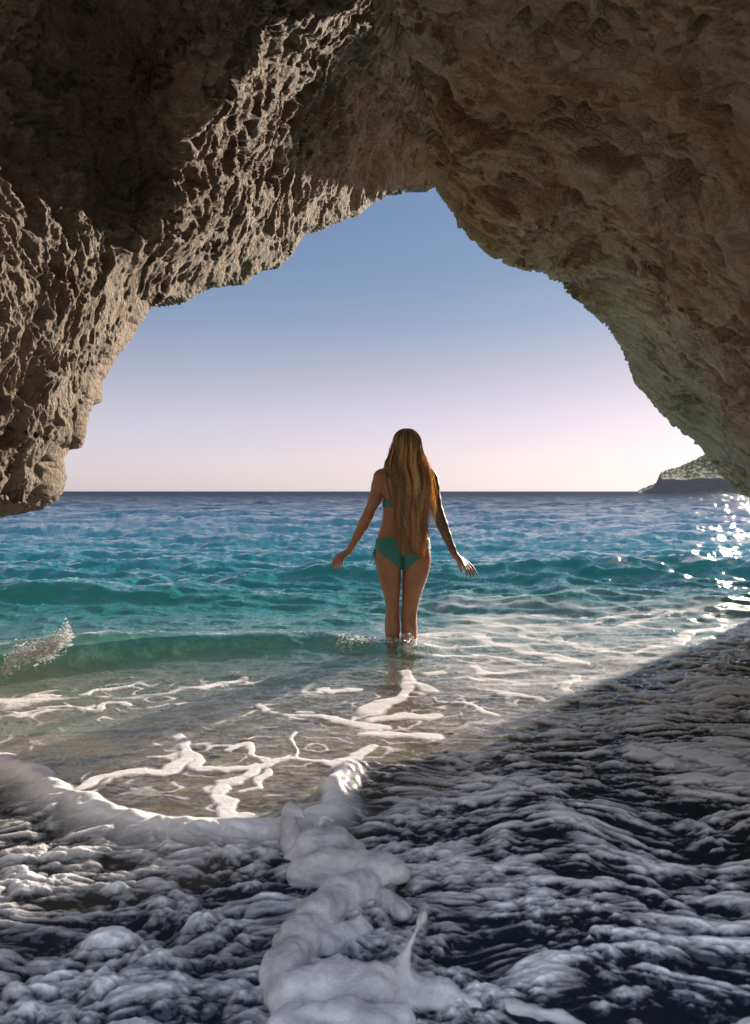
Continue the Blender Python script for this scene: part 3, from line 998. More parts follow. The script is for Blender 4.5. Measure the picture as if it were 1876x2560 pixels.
bs = t.n('BsdfPrincipled', {'Base Color': t.mixc(fac, rockc, green), 'Roughness': 0.95, 'Normal': t.bump(n2_, 0.8, 1.2)})
head = make_mesh('headland_hill', v3(HX * hdist / HD, hdist, np.where(HZ > 0, HZ * hdist / HD, HZ)).reshape(-1, 3), grid_faces(*HX.shape), t.done(bs.outputs[0]))
tag(head, kind='structure')

# ------------------------------------------------------------------ foam ridge where the backwash meets the bore, splashes
def fp(xd, yd, depth):
    return tuple(float(c) for c in ray(xd * S, yd * S, depth))


FF = Field((-0.50, 1.30, -0.12), (0.78, 2.50, 0.20), 0.0055)
folds = [[(648, 1905, .045, 2.25), (690, 1872, .060, 2.27), (738, 1868, .058, 2.28), (785, 1888, .042, 2.27)],
         [(662, 1940, .050, 2.14), (715, 1925, .066, 2.15), (775, 1925, .060, 2.13), (840, 1925, .050, 2.09), (880, 1932, .038, 2.06)],
         [(812, 1965, .050, 2.04), (752, 1990, .066, 2.0), (700, 2040, .068, 1.90), (655, 2100, .066, 1.79), (628, 2160, .062, 1.69), (636, 2225, .055, 1.60)],
         [(725, 2095, .050, 1.82), (790, 2065, .042, 1.87)], [(850, 1990, .035, 1.99), (890, 2020, .028, 1.93)],
         [(660, 2205, .066, 1.62), (740, 2200, .066, 1.61), (825, 2188, .056, 1.62), (900, 2186, .044, 1.62), (1000, 2196, .040, 1.61), (1130, 2208, .034, 1.60), (1230, 2226, .024, 1.58), (1320, 2262, .014, 1.55)],
         [(650, 2300, .07, 1.49), (760, 2290, .065, 1.50), (880, 2270, .045, 1.53)], [(700, 2380, .08, 1.40), (840, 2380, .06, 1.40)]]
for ch in folds:
    FF.chain([(lambda c: (c[0], c[1], c[2] + (0.014 if x_ < 900 else -0.012), r_))(fp(x_, y_, d_)) for x_, y_, r_, d_ in [(q[0], q[1], q[2] * (0.80 if q[0] < 900 else 0.55), q[3]) for q in ch]], 0.018)
# upright plume with a folded tip, thin tendril thrown up in front
for ch in ([(652, 1905, .040, 2.27), (648, 1865, .034, 2.29), (640, 1825, .027, 2.31), (637, 1795, .023, 2.32), (640, 1776, .015, 2.32)], [(640, 1780, .018, 2.32), (655, 1788, .014, 2.31), (668, 1800, .008, 2.30)],
           [(700, 1815, .014, 2.33), (716, 1800, .008, 2.33), (735, 1806, .006, 2.33)], [(868, 2175, .040, 1.64), (882, 2140, .024, 1.65), (893, 2105, .012, 1.66), (905, 2075, .0075, 1.67), (920, 2045, .0065, 1.68), (930, 2024, .0085, 1.68), (936, 2012, .006, 1.68)],
           [(895, 2165, .026, 1.64), (930, 2185, .030, 1.63), (985, 2190, .030, 1.62)]):
    FF.chain([fp(x_, y_, d_) + (r_,) for x_, y_, r_, d_ in ch], 0.012)
fv, ff = FF.mesh()
fv = relax(fv, ff, 2)
fn_ = vert_normals(fv, ff)
fv = fv + fn_ * (0.013 * fbm(fv * np.array([11, 11, 14]) + 0.4 * v3(perlin(fv * 9), perlin(fv * 9 + 30), perlin(fv * 9 + 60)), 3, 0.5, billow=True) + 0.0022 * fbm(fv * 42, 4, 0.65))[:, None]
fv = relax(fv, ff, 1, 0.4)
t = NT('thick_sea_foam')
p_ = t.obj()
f1 = t.noise(p_, 90, 4, 0.65)
f2 = t.n('TexVoronoi', {'Vector': p_, 'Scale': 240.0}).outputs['Distance']
nb_ = t.bump(t.math('ADD', f1, t.math('MULTIPLY', f2, 0.9)), 0.4, 0.006)
bs = t.n('BsdfPrincipled', {'Base Color': t.mixc(t.ramp(t.noise(p_, 11, 4, 0.6), [(0.35, 0.0), (0.65, 1.0)]), (0.40, 0.385, 0.385), (0.66, 0.64, 0.625)), 'Roughness': 0.22, 'Normal': nb_})
bs.inputs['Subsurface Weight'].default_value = 0.3
bs.inputs['Subsurface Radius'].default_value = (0.03, 0.026, 0.022)
bs.inputs['Subsurface Scale'].default_value = 0.7
m_foam = t.done(bs.outputs[0])
ridge = make_mesh('foam_ridge', fv, ff, m_foam, loc=(-0.15, 1.9, 0.0))
tag(ridge, 'thick curling ridge of white foam with an upright plume, snaking through the foreground wash', 'foam ridge')

t = NT('spray_water')
fz = t.n('Fresnel', {'IOR': 1.33}).outputs[0]
wt = t.mixs(0.5, t.n('BsdfDiffuse', {'Color': (0.95, 0.95, 0.95)}).outputs[0], t.n('BsdfTranslucent', {'Color': (0.95, 0.95, 0.94)}).outputs[0])
wt = t.mixs(0.25, wt, t.n('BsdfTransparent', {'Color': (0.95, 0.97, 0.97)}).outputs[0])
m_spray = t.done(t.mixs(t.math('ADD', fz, 0.05), wt, t.n('BsdfGlossy', {'Roughness': 0.15}).outputs[0]))
_ico = None


def ico():
    global _ico
    if _ico is None:
        import bmesh
        bm = bmesh.new()
        bmesh.ops.create_icosphere(bm, subdivisions=2, radius=1.0)
        v = np.array([q.co[:] for q in bm.verts])
        f = np.array([[q.index for q in fc.verts] for fc in bm.faces])
        bm.free()
        _ico = (v, f)
    return _ico


def splash(name, label, centres, loc):
    """drops and torn lumps of water, one splash"""
    parts = []
    v0, f0 = ico()
    for c, r, st in centres:
        k = 1 + 0.35 * perlin(v0 * 1.7 + np.asarray(c) * 40)[:, None]
        parts.append((np.asarray(c) + v0 * k * r * np.array([st, 1, 1 / st ** .5]), f0))
    v, f = merge_tri(parts)
    o = make_mesh(name, v, f, m_spray, loc=loc)
    tag(o, label, 'splash', kind='stuff')
    return o


def merge_tri(parts):
    vs, fs, o = [], [], 0
    for v, f in parts:
        vs.append(v)
        fs.append(f + o)
        o += len(v)
    return np.concatenate(vs), np.concatenate(fs)


sr = np.random.default_rng(4)
cen = []
for i in range(900):                                   # round the legs
    u = sr.random()
    xd = sr.choice([sr.uniform(742, 832), sr.uniform(748, 825), sr.normal(868, 20), sr.normal(905, 16), sr.normal(890, 34)])
    h = abs(sr.normal(0, .010)) + (0.035 * sr.random() if abs(xd - 897) < 13 else 0)
    y_ = (5.0 if xd < 838 else 5.07) + sr.normal(0, .05)
    x_ = (xd * S - CX) / FPX * 5.1
    cen.append(((x_, y_, water_z(x_, y_) + 0.002 + h), min(.009, abs(sr.normal(0, 1)) ** 2 * .0014 + .0008), sr.uniform(.8, 2.0)))
splash('splash', 'low sparkling splash where the wading person\'s legs break the surface', cen, (0.2, 5.08, 0))
cen = []
for i in range(3200):                                   # torn crest of the small breaker
    u = sr.random() ** 0.8
    xd = 4 + 152 * u
    yd = np.interp(xd, [0, 50, 110, 140, 156], [1478, 1440, 1428, 1404, 1392]) + sr.normal(0, 13)
    dp = float(np.interp((xd * S - CX) / FPX * 4.6, [-2.4, -1.9, -1.2], [4.15, 4.4, 4.9])) - 0.10 + sr.normal(0, .03)
    cen.append((fp(xd + sr.normal(0, 3), yd, dp), min(.010, abs(sr.normal(0, 1)) ** 2 * .0013 + .0007), sr.uniform(.8, 1.8)))
splash('splash', 'white spray torn off the crest of the turquoise breaker at the picture\'s left edge', cen, (-1.9, 4.4, 0.1))

# ------------------------------------------------------------------ person standing in the shallows, seen from behind
PD = 5.17                                   # distance of the figure


def zx(x):
    return ((800 + np.asarray(x, float) / 3.698) - CX) / FPX * PD


def zz_(y):
    return CAMZ - ((1050 + np.asarray(y, float) / 3.698) - HY) / FPX * PD


def zp(x, y, dy=0.0):
    return (float(zx(x)), PD + dy, float(zz_(y)))


U1 = PD / FPX / 3.698                       # metres per tracing unit
GROUND = -0.285
BF = Field((zx(95), PD - 0.24, GROUND - 0.02), (zx(1480), PD + 0.24, zz_(70)), 0.0048)


def sect(rows):
    return [(float(zz_(y)), float(zx(a)), float(zx(b)), d, PD + o) for y, a, b, d, o in rows]


# legs first, hard union between them, then everything else blended on
leg_l = [(1215, 560, 735, .070, -.02), (1300, 530, 748, .096, -.022), (1400, 527, 750, .098, -.020), (1480, 548, 748, .092, -.012), (1580, 580, 743, .085, -.004), (1680, 605, 736, .072, .004), (1750, 612, 731, .064, .006), (1800, 605, 732, .063, .000),
         (1850, 600, 738, .064, -.008), (1920, 600, 742, .065, -.012), (1980, 604, 738, .061, -.011), (2050, 612, 730, .054, -.006), (2110, 620, 722, .048, 0), (2200, 633, 714, .043, .004),
         (2300, 641, 710, .040, .008), (2380, 645, 706, .040, .010), (2440, 642, 712, .048, .014), (2486, 640, 714, .05, .02)]
leg_r = [(1215, 778, 985, .070, -.02), (1300, 764, 1012, .096, -.022), (1400, 762, 1011, .098, -.020), (1480, 762, 986, .092, -.012), (1580, 760, 952, .085, -.004), (1680, 757, 922, .072, .004), (1750, 752, 906, .064, .006), (1800, 748, 899, .063, .000),
         (1850, 750, 895, .064, -.008), (1920, 752, 902, .065, -.012), (1980, 752, 900, .061, -.011), (2050, 750, 893, .054, -.006), (2110, 749, 884, .048, 0), (2200, 756, 872, .043, .004),
         (2300, 764, 862, .040, .008), (2380, 770, 856, .040, .010), (2440, 768, 860, .048, .014), (2486, 766, 862, .05, .02)]
BF.loft(sect(leg_l), 0, 2.1)
BF.loft(sect(leg_r), 0, 2.1)
for xc, ou in ((672, -14), (812, 14)):
    BF.chain([zp(xc, 2440, .0) + (.030,), zp(xc + ou * .6, 2462, .08) + (.026,), zp(xc + ou, 2474, .15) + (.017,)], 0.03)
    BF.ellipsoid(zp(xc, 2462, -.035), (.030, .034, .030), 0.02)
torso = [(455, 700, 905, .050, .0), (485, 640, 965, .066, -.002), (530, 605, 1002, .084, -.004), (600, 592, 1006, .098, -.004), (680, 587, 1004, .104, .0), (740, 588, 999, .103, .004), (830, 584, 982, .090, .010),
         (900, 580, 980, .084, .012), (980, 562, 990, .088, .008), (1060, 537, 1000, .096, -.004), (1120, 524, 1008, .102, -.014), (1200, 517, 1018, .106, -.020), (1280, 517, 1022, .100, -.022), (1330, 521, 1018, .085, -.022), (1362, 530, 1008, .060, -.022)]
BF.loft(sect(torso), 0.014, 2.35)
# seat, cleft, belly, breasts, shoulder blades, spine
BF.ellipsoid(zp(648, 1262, -.060), (.078, .064, .080), 0.035)
BF.ellipsoid(zp(880, 1262, -.060), (.078, .064, .080), 0.035)
BF.ellipsoid(zp(700, 690, .075), (.060, .055, .058), 0.03)
BF.ellipsoid(zp(895, 690, .075), (.060, .055, .058), 0.03)
BF.ellipsoid(zp(690, 590, -.070), (.050, .028, .062), 0.03)
BF.ellipsoid(zp(910, 590, -.070), (.050, .028, .062), 0.03)
for y_ in np.linspace(520, 1130, 14):
    BF.ellipsoid(zp(790, y_, -.112 + .014 * math.cos((y_ - 560) / 330 * math.pi) * -1), (.010, .020, .030), 0.020, -1)
for y_ in np.linspace(1215, 1370, 6):
    BF.ellipsoid(zp(757, y_, -.135), (.006, .05, .022), 0.022, -1)
# neck, trapezius, head
BF.cone(zp(800, 480, .0), zp(802, 370, .012), .058, .050, 0.03)
for sx_ in (590, 1010):
    BF.cone(zp(800 + (18 if sx_ > 800 else -18), 432, -.004), zp(sx_, 505, -.002), .040, .040, 0.035)
BF.ellipsoid(zp(805, 212, .018), (.073, .092, .090), 0.02)
BF.ellipsoid(zp(805, 275, .045), (.060, .068, .085), 0.03)
BF.ellipsoid(zp(805, 345, .070), (.038, .040, .036), 0.03)      # jaw and chin
BF.cone(zp(805, 238, .108), zp(805, 285, .126), .009, .014, 0.014)  # nose
BF.ellipsoid(zp(805, 318, .106), (.022, .010, .006), 0.008)     # mouth
BF.ellipsoid(zp(805, 328, .106), (.020, .010, .006), 0.008)
for s_ in (-1, 1):
    BF.ellipsoid(zp(805 + s_ * 45, 242, .112), (.019, .014, .011), 0.012, -1)   # eye sockets
    BF.ellipsoid(zp(805 + s_ * 45, 243, .094), (.012, .012, .010), 0.003)       # eyes
    BF.ellipsoid(zp(805 + s_ * 106, 262, .012), (.010, .020, .032), 0.008)      # ears
# arms
arm_l = [zp(566, 528, .0) + (.051,), zp(545, 610, -.002) + (.046,), zp(508, 735, -.006) + (.040,), zp(452, 868, -.012) + (.034,), zp(428, 915, -.014) + (.0335,), zp(402, 968, -.010) + (.0345,), zp(352, 1062, .008) + (.029,), zp(300, 1158, .026) + (.0225,), zp(268, 1216, .036) + (.0200,)]
arm_r = [zp(1022, 540, .0) + (.052,), zp(1040, 615, -.002) + (.046,), zp(1062, 740, -.006) + (.039,), zp(1090, 850, -.012) + (.035,), zp(1108, 910, -.014) + (.035,), zp(1130, 970, -.010) + (.0355,), zp(1172, 1070, .004) + (.030,), zp(1222, 1185, .018) + (.0235,), zp(1258, 1258, .026) + (.0205,)]
BF.chain(arm_l, 0.014)
BF.chain(arm_r, 0.014)
# hands: palm of four blended rays, then separate fingers and a thumb
HK = 0.004


def hand(wrist, knuckles, fingers, thumb):
    for k in knuckles:
        BF.cone(wrist, k, .0175, .0105, 0.010)
    for k, f in zip(knuckles, fingers):
        BF.chain([tuple(k) + (.0095,)] + [tuple(p) + (r,) for p, r in zip(f, (.0085, .0075, .0066))], HK)
    BF.chain([tuple(p) + (r,) for p, r in zip(thumb, (.0150, .0115, .0095, .0078))], HK)


hand(zp(268, 1216, .036), [zp(158, 1258, .058), zp(163, 1272, .036), zp(172, 1284, .014), zp(186, 1292, -.006)],
     [[zp(126, 1296, .062), zp(116, 1336, .062), zp(121, 1374, .058)], [zp(140, 1316, .040), zp(134, 1350, .042), zp(140, 1380, .040)],
      [zp(160, 1326, .014), zp(160, 1352, .018), zp(166, 1376, .018)], [zp(182, 1324, -.010), zp(184, 1344, -.006), zp(189, 1362, -.004)]],
     [zp(250, 1236, .050), zp(212, 1282, .070), zp(200, 1318, .076), zp(198, 1350, .074)])
hand(zp(1258, 1258, .026), [zp(1374, 1322, .050), zp(1364, 1338, .028), zp(1350, 1350, .006), zp(1332, 1352, -.014)],
     [[zp(1416, 1362, .058), zp(1442, 1396, .058), zp(1460, 1434, .052)], [zp(1398, 1376, .030), zp(1416, 1412, .030), zp(1428, 1450, .026)],
      [zp(1376, 1388, .004), zp(1388, 1424, .002), zp(1396, 1458, .0)], [zp(1350, 1386, -.020), zp(1356, 1416, -.022), zp(1358, 1444, -.022)]],
     [zp(1276, 1282, .042), zp(1300, 1336, .066), zp(1312, 1380, .072), zp(1322, 1418, .070)])

bv, bf = BF.mesh()
bv = relax(bv, bf, 3, 0.5)
# true float noise of the voxel mesh is gone; keep body vertex data for clothing
bnrm = vert_normals(bv, bf)
ORG = (float(zx(765)), PD, GROUND)


def skin_material():
    t = NT('tanned_skin')
    p = t.obj()
    n = t.ramp(t.noise(p, 9, 6, 0.65), [(0.3, 0.0), (0.7, 1.0)])
    n2 = t.noise(p, 160, 3, 0.6)
    base = t.mixc(n, (0.27, 0.115, 0.060), (0.38, 0.18, 0.098))
    # sleeve tattoo on one arm: dense dark leaf-and-scroll pattern with skin gaps and muted colour
    m = t.attr('sleeve')
    v = t.n('TexVoronoi', {'Vector': p, 'Scale': 34.0, 'Randomness': 1.0}, feature='DISTANCE_TO_EDGE').outputs[0]
    w = t.n('TexWave', {'Vector': p, 'Scale': 22.0, 'Distortion': 9.0, 'Detail': 4.0, 'Detail Scale': 1.6}).outputs['Fac']
    ink = t.math('MAXIMUM', t.ramp(v, [(0.02, 1.0), (0.10, 0.35)]), t.ramp(w, [(0.35, 0.1), (0.6, 0.95)]))
    ink = t.math('MULTIPLY', ink, t.math('MULTIPLY', m, 0.93))
    hue = t.mixc(t.ramp(t.noise(p, 16, 2, 0.5), [(0.42, 0.0), (0.58, 1.0)]), (0.018, 0.022, 0.026), (0.055, 0.05, 0.025))
    c = t.mixc(ink, base, hue)
    b = t.n('BsdfPrincipled', {'Base Color': c, 'Roughness': 0.48, 'Normal': t.bump(t.math('ADD', n2, n), 0.12, 0.004)})
    b.inputs['Specular IOR Level'].default_value = 0.45
    b.inputs['Subsurface Weight'].default_value = 0.12
    b.inputs['Subsurface Radius'].default_value = (0.012, 0.005, 0.003)
    b.inputs['Subsurface Scale'].default_value = 0.6
    return t.done(b.outputs[0])


# sleeve mask: close to the right arm bones
ar = np.array([a[:3] for a in arm_r])
dm = np.full(len(bv), 9.0)
for a, b in zip(ar[:-1], ar[1:]):
    ab = b - a
    tq = np.clip(((bv - a) @ ab) / (ab @ ab), 0, 1)
    dm = np.minimum(dm, np.linalg.norm(bv - a - tq[:, None] * ab, axis=1))
sleeve = sstep(.066, .052, dm) * sstep(zx(985), zx(1015), bv[:, 0]) * sstep(zz_(1275), zz_(1215), bv[:, 2])
m_skin = skin_material()
body = make_mesh('person', bv, bf, m_skin, attrs={'sleeve': sleeve}, loc=ORG)
tag(body, 'person in teal bikini with very long blonde hair and tattooed arm, wading into the sea', 'person')


def cloth(name, mask_fn, mat, off=0.0035):
    """garment cut from the body surface: faces inside a boundary function, clipped exactly on it, with thickness"""
    val = mask_fn(bv)
    pos = bv + bnrm * off
    fv = val[bf]
    keep = (fv > 0).sum(1) >= 2
    f = bf[keep]
    used = np.unique(f)
    re = np.full(len(bv), -1)
    re[used] = np.arange(len(used))
    v = pos[used].copy()
    vl = val[used]
    # slide outside vertices onto the boundary along the gradient of the mask
    eps = 0.002
    for _ in range(3):
        vl = mask_fn(v)
        g = np.stack([(mask_fn(v + np.eye(3)[k] * eps) - vl) / eps for k in range(3)], 1)
        st = (-vl / np.maximum((g * g).sum(1), 1e-6))[:, None] * g
        mv = (vl < 0)[:, None] * np.clip(st, -0.006, 0.006)
        v = v + mv
    ob = make_mesh(name, v - np.array(ORG), re[f], mat, body)
    md = ob.modifiers.new('thickness', 'SOLIDIFY')
    md.thickness = 0.003
    md.offset = 1.0
    return ob


def fabric(name, a, b):
    t = NT(name)
    p = t.obj()
    n = t.noise(p, 18, 4, 0.6)
    fn_ = t.noise(t.mapping(p, (1, 1, 1)), 420, 2, 0.5)
    bs = t.n('BsdfPrincipled', {'Base Color': t.mixc(n, a, b), 'Roughness': 0.6, 'Normal': t.bump(t.math('ADD', t.math('MULTIPLY', n, 2.0), fn_), 0.35, 0.004)})
    bs.inputs['Sheen Weight'].default_value = 0.15
    return t.done(bs.outputs[0])


m_teal = fabric('teal_swim_fabric', (0.012, 0.155, 0.150), (0.020, 0.205, 0.190))
arm_all = np.concatenate([np.array([a[:3] for a in arm_l]), np.array([a[:3] for a in arm_r])])


def off_arm(p):
    d = np.full(len(p), 9.0)
    for ch in (arm_l, arm_r):
        for a, b in zip(ch[:-1], ch[1:]):
            A_, B_ = np.array(a[:3]), np.array(b[:3])
            ab = B_ - A_
            tq = np.clip(((p - A_) @ ab) / (ab @ ab), 0, 1)
            d = np.minimum(d, np.linalg.norm(p - A_ - tq[:, None] * ab, axis=1) - (a[3] + (b[3] - a[3]) * tq))
    return d - 0.004


def brief(p):
    xr = (p[:, 0] - zx(768)) / U1
    up = (zz_(1078 + 0 * xr) - 0.000012 * U1 / U1 * 0 - (np.abs(xr) / 250) ** 2 * 18 * U1) - p[:, 2]
    rear = p[:, 1] < PD + .02
    ax_ = np.abs(xr)
    # leg opening: high at the side, low at the crotch
    low_z = zz_(np.interp(ax_, [0, 12, 60, 140, 200, 255, 330], [1392, 1378, 1330, 1268, 1222, 1178, 1160]))
    low_f = zz_(np.interp(ax_, [0, 40, 80, 150, 255, 330], [1390, 1370, 1300, 1240, 1178, 1160]))
    lo_ = p[:, 2] - np.where(rear, low_z, low_f)
    return np.minimum(np.minimum(up, lo_), off_arm(p))


def bra(p):
    top_b, bot_b = zz_(735), zz_(803)
    xr = (p[:, 0] - zx(795)) / U1
    front = sstep(PD + .03, PD + .09, p[:, 1])
    t_ = top_b + front * (0.06 * np.exp(-((np.abs(xr) - 95) / 85) ** 2) - 0.01)
    b_ = bot_b - front * 0.01
    return np.minimum(np.minimum(t_ - p[:, 2], p[:, 2] - b_), off_arm(p))


bottom = cloth('bikini_bottom', brief, m_teal)
top_ = cloth('bikini_top', bra, m_teal)


def tube(path, radii, sides=6):
    path = np.asarray(path, float)
    n = len(path)
    r = np.broadcast_to(radii, (n,))
    tg = np.gradient(path, axis=0)
    tg /= np.maximum(np.linalg.norm(tg, axis=1, keepdims=True), 1e-9)
    ref = np.array([0.3, 0.9, 0.2])
    a = np.cross(tg, ref)
    a /= np.maximum(np.linalg.norm(a, axis=1, keepdims=True), 1e-9)
    b = np.cross(tg, a)
    ang = np.linspace(0, 2 * np.pi, sides, endpoint=False)
    v = path[:, None] + r[:, None, None] * (np.cos(ang)[None, :, None] * a[:, None] + np.sin(ang)[None, :, None] * b[:, None])
    i = np.arange(n * sides).reshape(n, sides)
    j = np.roll(i, -1, 1)
    f = np.stack([i[:-1], j[:-1], j[1:], i[1:]], -1).reshape(-1, 4)
    caps = [np.stack([i[0, ::-1][:3]]), np.stack([i[-1][:3]])] if sides == 3 else []
    return v.reshape(-1, 3), f


def merge(parts):
    vs, fs, o = [], [], 0
    for v, f in parts:
        vs.append(v)
        fs.append(f + o)
        o += len(v)
    return np.concatenate(vs), np.concatenate(fs)


def snap_back(pts, lift=0.004, back=True):
    """lay a path on the body surface (nearest vertex of the back)"""
    out = []
    sel = np.where((bnrm[:, 1] < 0.2) if back else (bnrm[:, 1] > -0.2))[0]
    for p in pts:
        k = sel[np.argmin((bv[sel, 0] - p[0]) ** 2 + (bv[sel, 2] - p[2]) ** 2 + 0.02 * (bv[sel, 1] - (p[1])) ** 2)]
        out.append(bv[k] + bnrm[k] * lift)
    return np.array(out)


def smooth_path(p, n=24, it=2):
    p = np.asarray(p, float)
    d = np.concatenate([[0], np.cumsum(np.linalg.norm(np.diff(p, axis=0), axis=1))])
    t = np.linspace(0, d[-1], n)
    q = np.stack([np.interp(t, d, p[:, k]) for k in range(3)], 1)
    for _ in range(it):
        q[1:-1] = 0.25 * q[:-2] + 0.5 * q[1:-1] + 0.25 * q[2:]
    return q


for xs in ([(604, 452), (612, 520), (622, 590), (640, 670), (654, 742)], [(985, 455), (980, 520), (968, 600), (952, 680), (944, 742)]):
    pth = snap_back([zp(a, b, -.1) for a, b in smooth_path([(a, b, 0) for a, b in xs], 16)[:, :2]])
    v, f = tube(smooth_path(pth, 30), .0042, 6)
    make_mesh('strap', v - np.array(ORG), f, m_teal, top_)
# side ties of the bottom: a bow with hanging ends at the hip
ties = []
for pts in ([(519, 1186), (508, 1200), (497, 1222), (492, 1246), (500, 1262), (511, 1240), (517, 1206)], [(517, 1190), (505, 1215), (510, 1260), (512, 1300), (508, 1332)],
            [(517, 1192), (499, 1225), (492, 1262), (490, 1288), (484, 1296)], [(520, 1188), (514, 1214), (517, 1240), (512, 1270)]):
    ties.append(tube(smooth_path([zp(a - 2, b, -.015 - .01 * k) for k, (a, b) in enumerate(pts)], 20, 2), .0034, 6))
v, f = merge(ties)
make_mesh('tie', v - np.array(ORG), f, m_teal, bottom)

# --- hair: thousands of fine tapering locks falling from the parting to the hips
hr = np.random.default_rng(21)
ENV = np.array([(88, 770, 840), (110, 726, 880), (140, 700, 905), (200, 657, 938), (260, 641, 962), (350, 612, 984), (430, 604, 992), (500, 640, 1000), (600, 668, 998), (700, 680, 984), (800, 688, 974), (900, 688, 966),
                (1000, 692, 968), (1100, 700, 968), (1180, 712, 960), (1240, 735, 945)], float)
# y of the back surface of head, neck and torso under the hair
BACK = np.array([(88, .018), (110, -.045), (150, -.062), (212, -.078), (260, -.072), (330, -.062), (400, -.066), (480, -.086), (560, -.108), (650, -.112), (740, -.104), (830, -.090), (900, -.084), (980, -.090), (1060, -.108), (1130, -.128), (1200, -.138), (1250, -.140)], float)
NS = 36


HC = np.array(zp(805, 212, .014))
HRX, HRY, HRZ = .085, .103, .0875


def lock(s, lay, y_end, wild=0.0, r0=.0016):
    """s -1..1 round the head from one temple over the back to the other, lay 0 inner .. 1 outer"""
    y0 = hr.uniform(80, 96)
    yy = np.linspace(0, 1, NS) ** 1.9 * (y_end - y0) + y0
    u = (yy - y0) / (y_end - y0)
    z = zz_(yy)
    # over the skull
    g = 1 + 0.10 * lay
    cth = np.clip((z - HC[2]) / (HRZ * g), -1, 1)
    sth = np.where(z > HC[2], np.sqrt(1 - cth ** 2), 1.0)
    phi = s * math.radians(112)
    xh = HC[0] + HRX * g * sth * math.sin(phi)
    yh = HC[1] - HRY * g * sth * math.cos(phi)
    # down the back inside the outline of the fall
    l, r = np.interp(yy, ENV[:, 0], ENV[:, 1]), np.interp(yy, ENV[:, 0], ENV[:, 2])
    mid, hw = (l + r) / 2, (r - l) / 2
    ph, fq, ap = hr.uniform(0, 6.28), hr.uniform(8, 20), hr.uniform(3, 11.0)
    wave = (ap * np.sin(fq * u + ph) + 0.5 * ap * np.sin(2.3 * fq * u + ph * 2)) * np.minimum(u * 3, 1)
    drift = hr.normal(0, 9) * u ** 1.5 + wild * u ** 2 * hr.normal(0, 26)
    q = math.sin(s * 1.45) * (1 - 0.14 * u)
    xb_ = zx(mid + q * hw + wave + drift)
    yb_ = PD + np.interp(yy, BACK[:, 0], BACK[:, 1]) + 0.016 * s * s - 0.006 - 0.034 * lay * (1 - 0.5 * u) + 0.004 * np.sin(fq * 1.3 * u + ph)
    w = sstep(215, 440, yy)
    path = np.stack([xh * (1 - w) + xb_ * w, yh * (1 - w) + yb_ * w, z], 1)
    rr = r0 * (1 - 0.75 * u ** 3)
    return path, rr


locks, cols = [], []
clump = [(hr.uniform(-1, 1), hr.random(), hr.normal(1075, 105), hr.random() ** 1.2, hr.uniform(0.38, 1.25), hr.normal(0, 1), hr.uniform(0, 6.28)) for _ in range(75)]


def add(path, rr, c):
    v, f = tube(path, rr, 3)
    locks.append((v, f))
    u = np.repeat(np.linspace(0, 1, len(path)), 3)
    cols.append(np.clip(c[None, :] * (0.70 + 0.65 * u[:, None] ** 0.8), 0, 1))


def hair_col(k=None):
    k = hr.random() if k is None else k
    c = np.array([0.34, 0.185, 0.080]) * (1 - k) + np.array([1.0, 0.72, 0.42]) * k
    return c * hr.uniform(0.8, 1.15)


for i in range(3600):
    k, cb, cw, cph = hr.random(), hr.uniform(.5, 1.1), 0, 0
    if hr.random() < 0.86:
        cs, cl, ce, ck, cb, cw, cph = clump[hr.integers(len(clump))]
        s = np.clip(cs + hr.normal(0, .016), -1, 1)
        lay = np.clip(cl + hr.normal(0, .1), 0, 1)
        end = ce + hr.normal(0, 26)
        k = np.clip(ck + hr.normal(0, .10), 0, 1)
    else:
        s, lay = hr.uniform(-1, 1), hr.random()
        end = hr.normal(1080, 110)
    end -= 110 * max(0, abs(s) - .55)
    if s < -.72:
        end = min(end, hr.uniform(700, 1100))
    p, r = lock(s, lay, min(end, 1245), wild=(0.9 if s > 0.6 else 0.25), r0=hr.uniform(.0010, .0017))
    uu = np.linspace(0, 1, NS)
    p[:, 0] += U1 * 20 * cw * np.sin(uu * 7 + cph) * uu
    p[:, 1] -= 0.006 * np.sin(uu * 8 + cph * 2) * np.minimum(uu * 4, 1)
    add(p, r, hair_col(k) * cb)
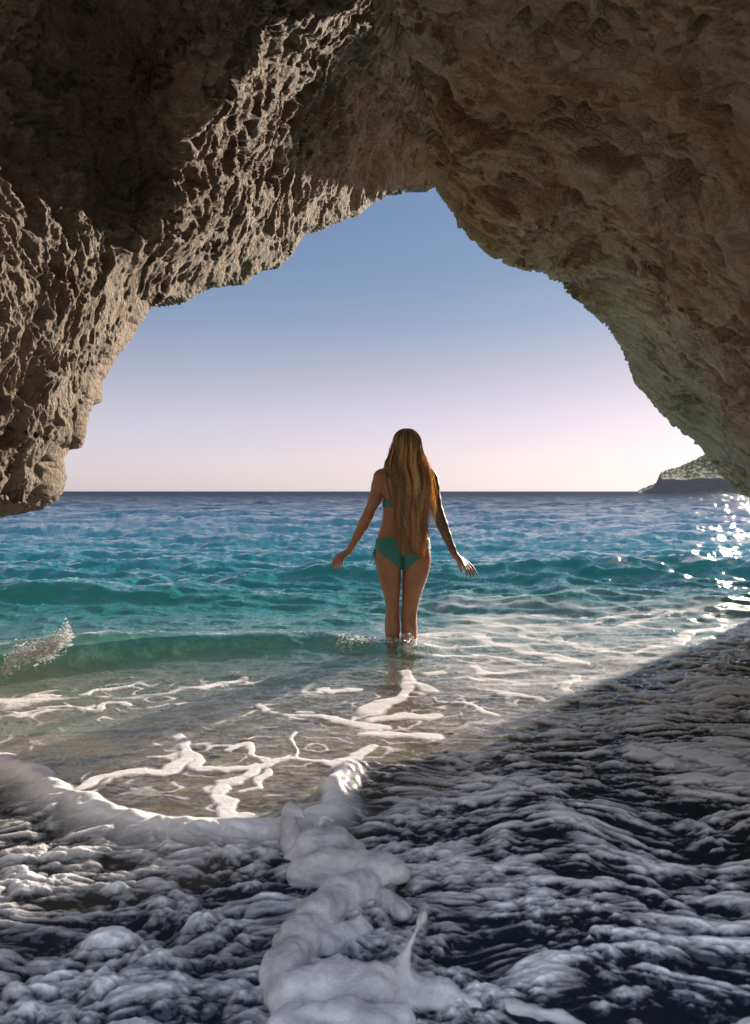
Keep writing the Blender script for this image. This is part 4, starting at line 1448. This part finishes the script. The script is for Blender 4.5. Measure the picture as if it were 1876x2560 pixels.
# flyaway wisps over the tattooed shoulder and a front lock lifted off the other shoulder
for i in range(260):
    y0, dl = hr.uniform(320, 700), hr.uniform(180, 380)
    y1 = y0 + dl
    n = 22
    u = np.linspace(0, 1, n)
    x0 = np.interp(y0, ENV[:, 0], ENV[:, 2]) - hr.uniform(8, 60)
    bulge = hr.uniform(15, 78)
    x = x0 + bulge * np.sin(u * 2.4) ** 1.2 + hr.uniform(-6, 30) * u + 9 * np.sin(u * hr.uniform(8, 16) + hr.uniform(0, 6)) * u
    yy = y0 + (y1 - y0) * u
    dy = -.085 - hr.uniform(0, .03) + .02 * u * hr.normal()
    add(np.stack([zx(x), PD + dy, zz_(yy)], 1), hr.uniform(.0006, .0010) * (1 - .6 * u), hair_col() * 1.25)
for i in range(90):
    y0, y1 = hr.uniform(210, 330), hr.uniform(420, 470)
    u = np.linspace(0, 1, 20)
    x0 = np.interp(y0, ENV[:, 0], ENV[:, 1]) + hr.uniform(2, 30)
    x = x0 - (hr.uniform(18, 62)) * u ** 1.4 + 6 * np.sin(u * 6 + hr.uniform(0, 6)) + 16 * np.maximum(u - .8, 0)
    yy = y0 + (y1 - y0) * u
    dy = -.03 + .05 * u + hr.uniform(-.01, .03)
    add(np.stack([zx(x), PD + dy, zz_(yy)], 1), hr.uniform(.0008, .0013) * (1 - .6 * u), hair_col() * 1.1)
hv, hf = merge(locks)
# cap under the locks so that no scalp shows
HFld = Field((zx(620), PD - 0.14, zz_(470)), (zx(1000), PD + 0.13, zz_(75)), 0.006)
HFld.ellipsoid(zp(805, 208, .010), (.078, .094, .093), 0.02)
HFld.ellipsoid(zp(805, 300, -.020), (.092, .056, .110), 0.04)
HFld.ellipsoid(zp(805, 290, .128), (.062, .080, .125), 0.015, -1)
cv, cf = HFld.mesh()
cv = relax(cv, cf, 2)
cc = np.tile(np.array([[0.22, 0.13, 0.06]]), (len(cv), 1))
t = NT('long_blonde_hair')
ca = t.n('Attribute', attribute_name='tone').outputs['Color']
bs = t.n('BsdfPrincipled', {'Base Color': ca, 'Roughness': 0.32})
bs.inputs['Specular IOR Level'].default_value = 0.6
tl = t.n('BsdfTranslucent', {'Color': t.mixc(1.0, ca, (1.2, 1.0, 0.70), 'MULTIPLY')})
m_hair = t.done(t.mixs(0.48, bs.outputs[0], tl.outputs[0]))
av, af = merge([(hv, hf), (cv, cf)])
hair = make_mesh('hair', av - np.array(ORG), af, m_hair, body, attrs={'tone': np.concatenate(cols + [cc])})
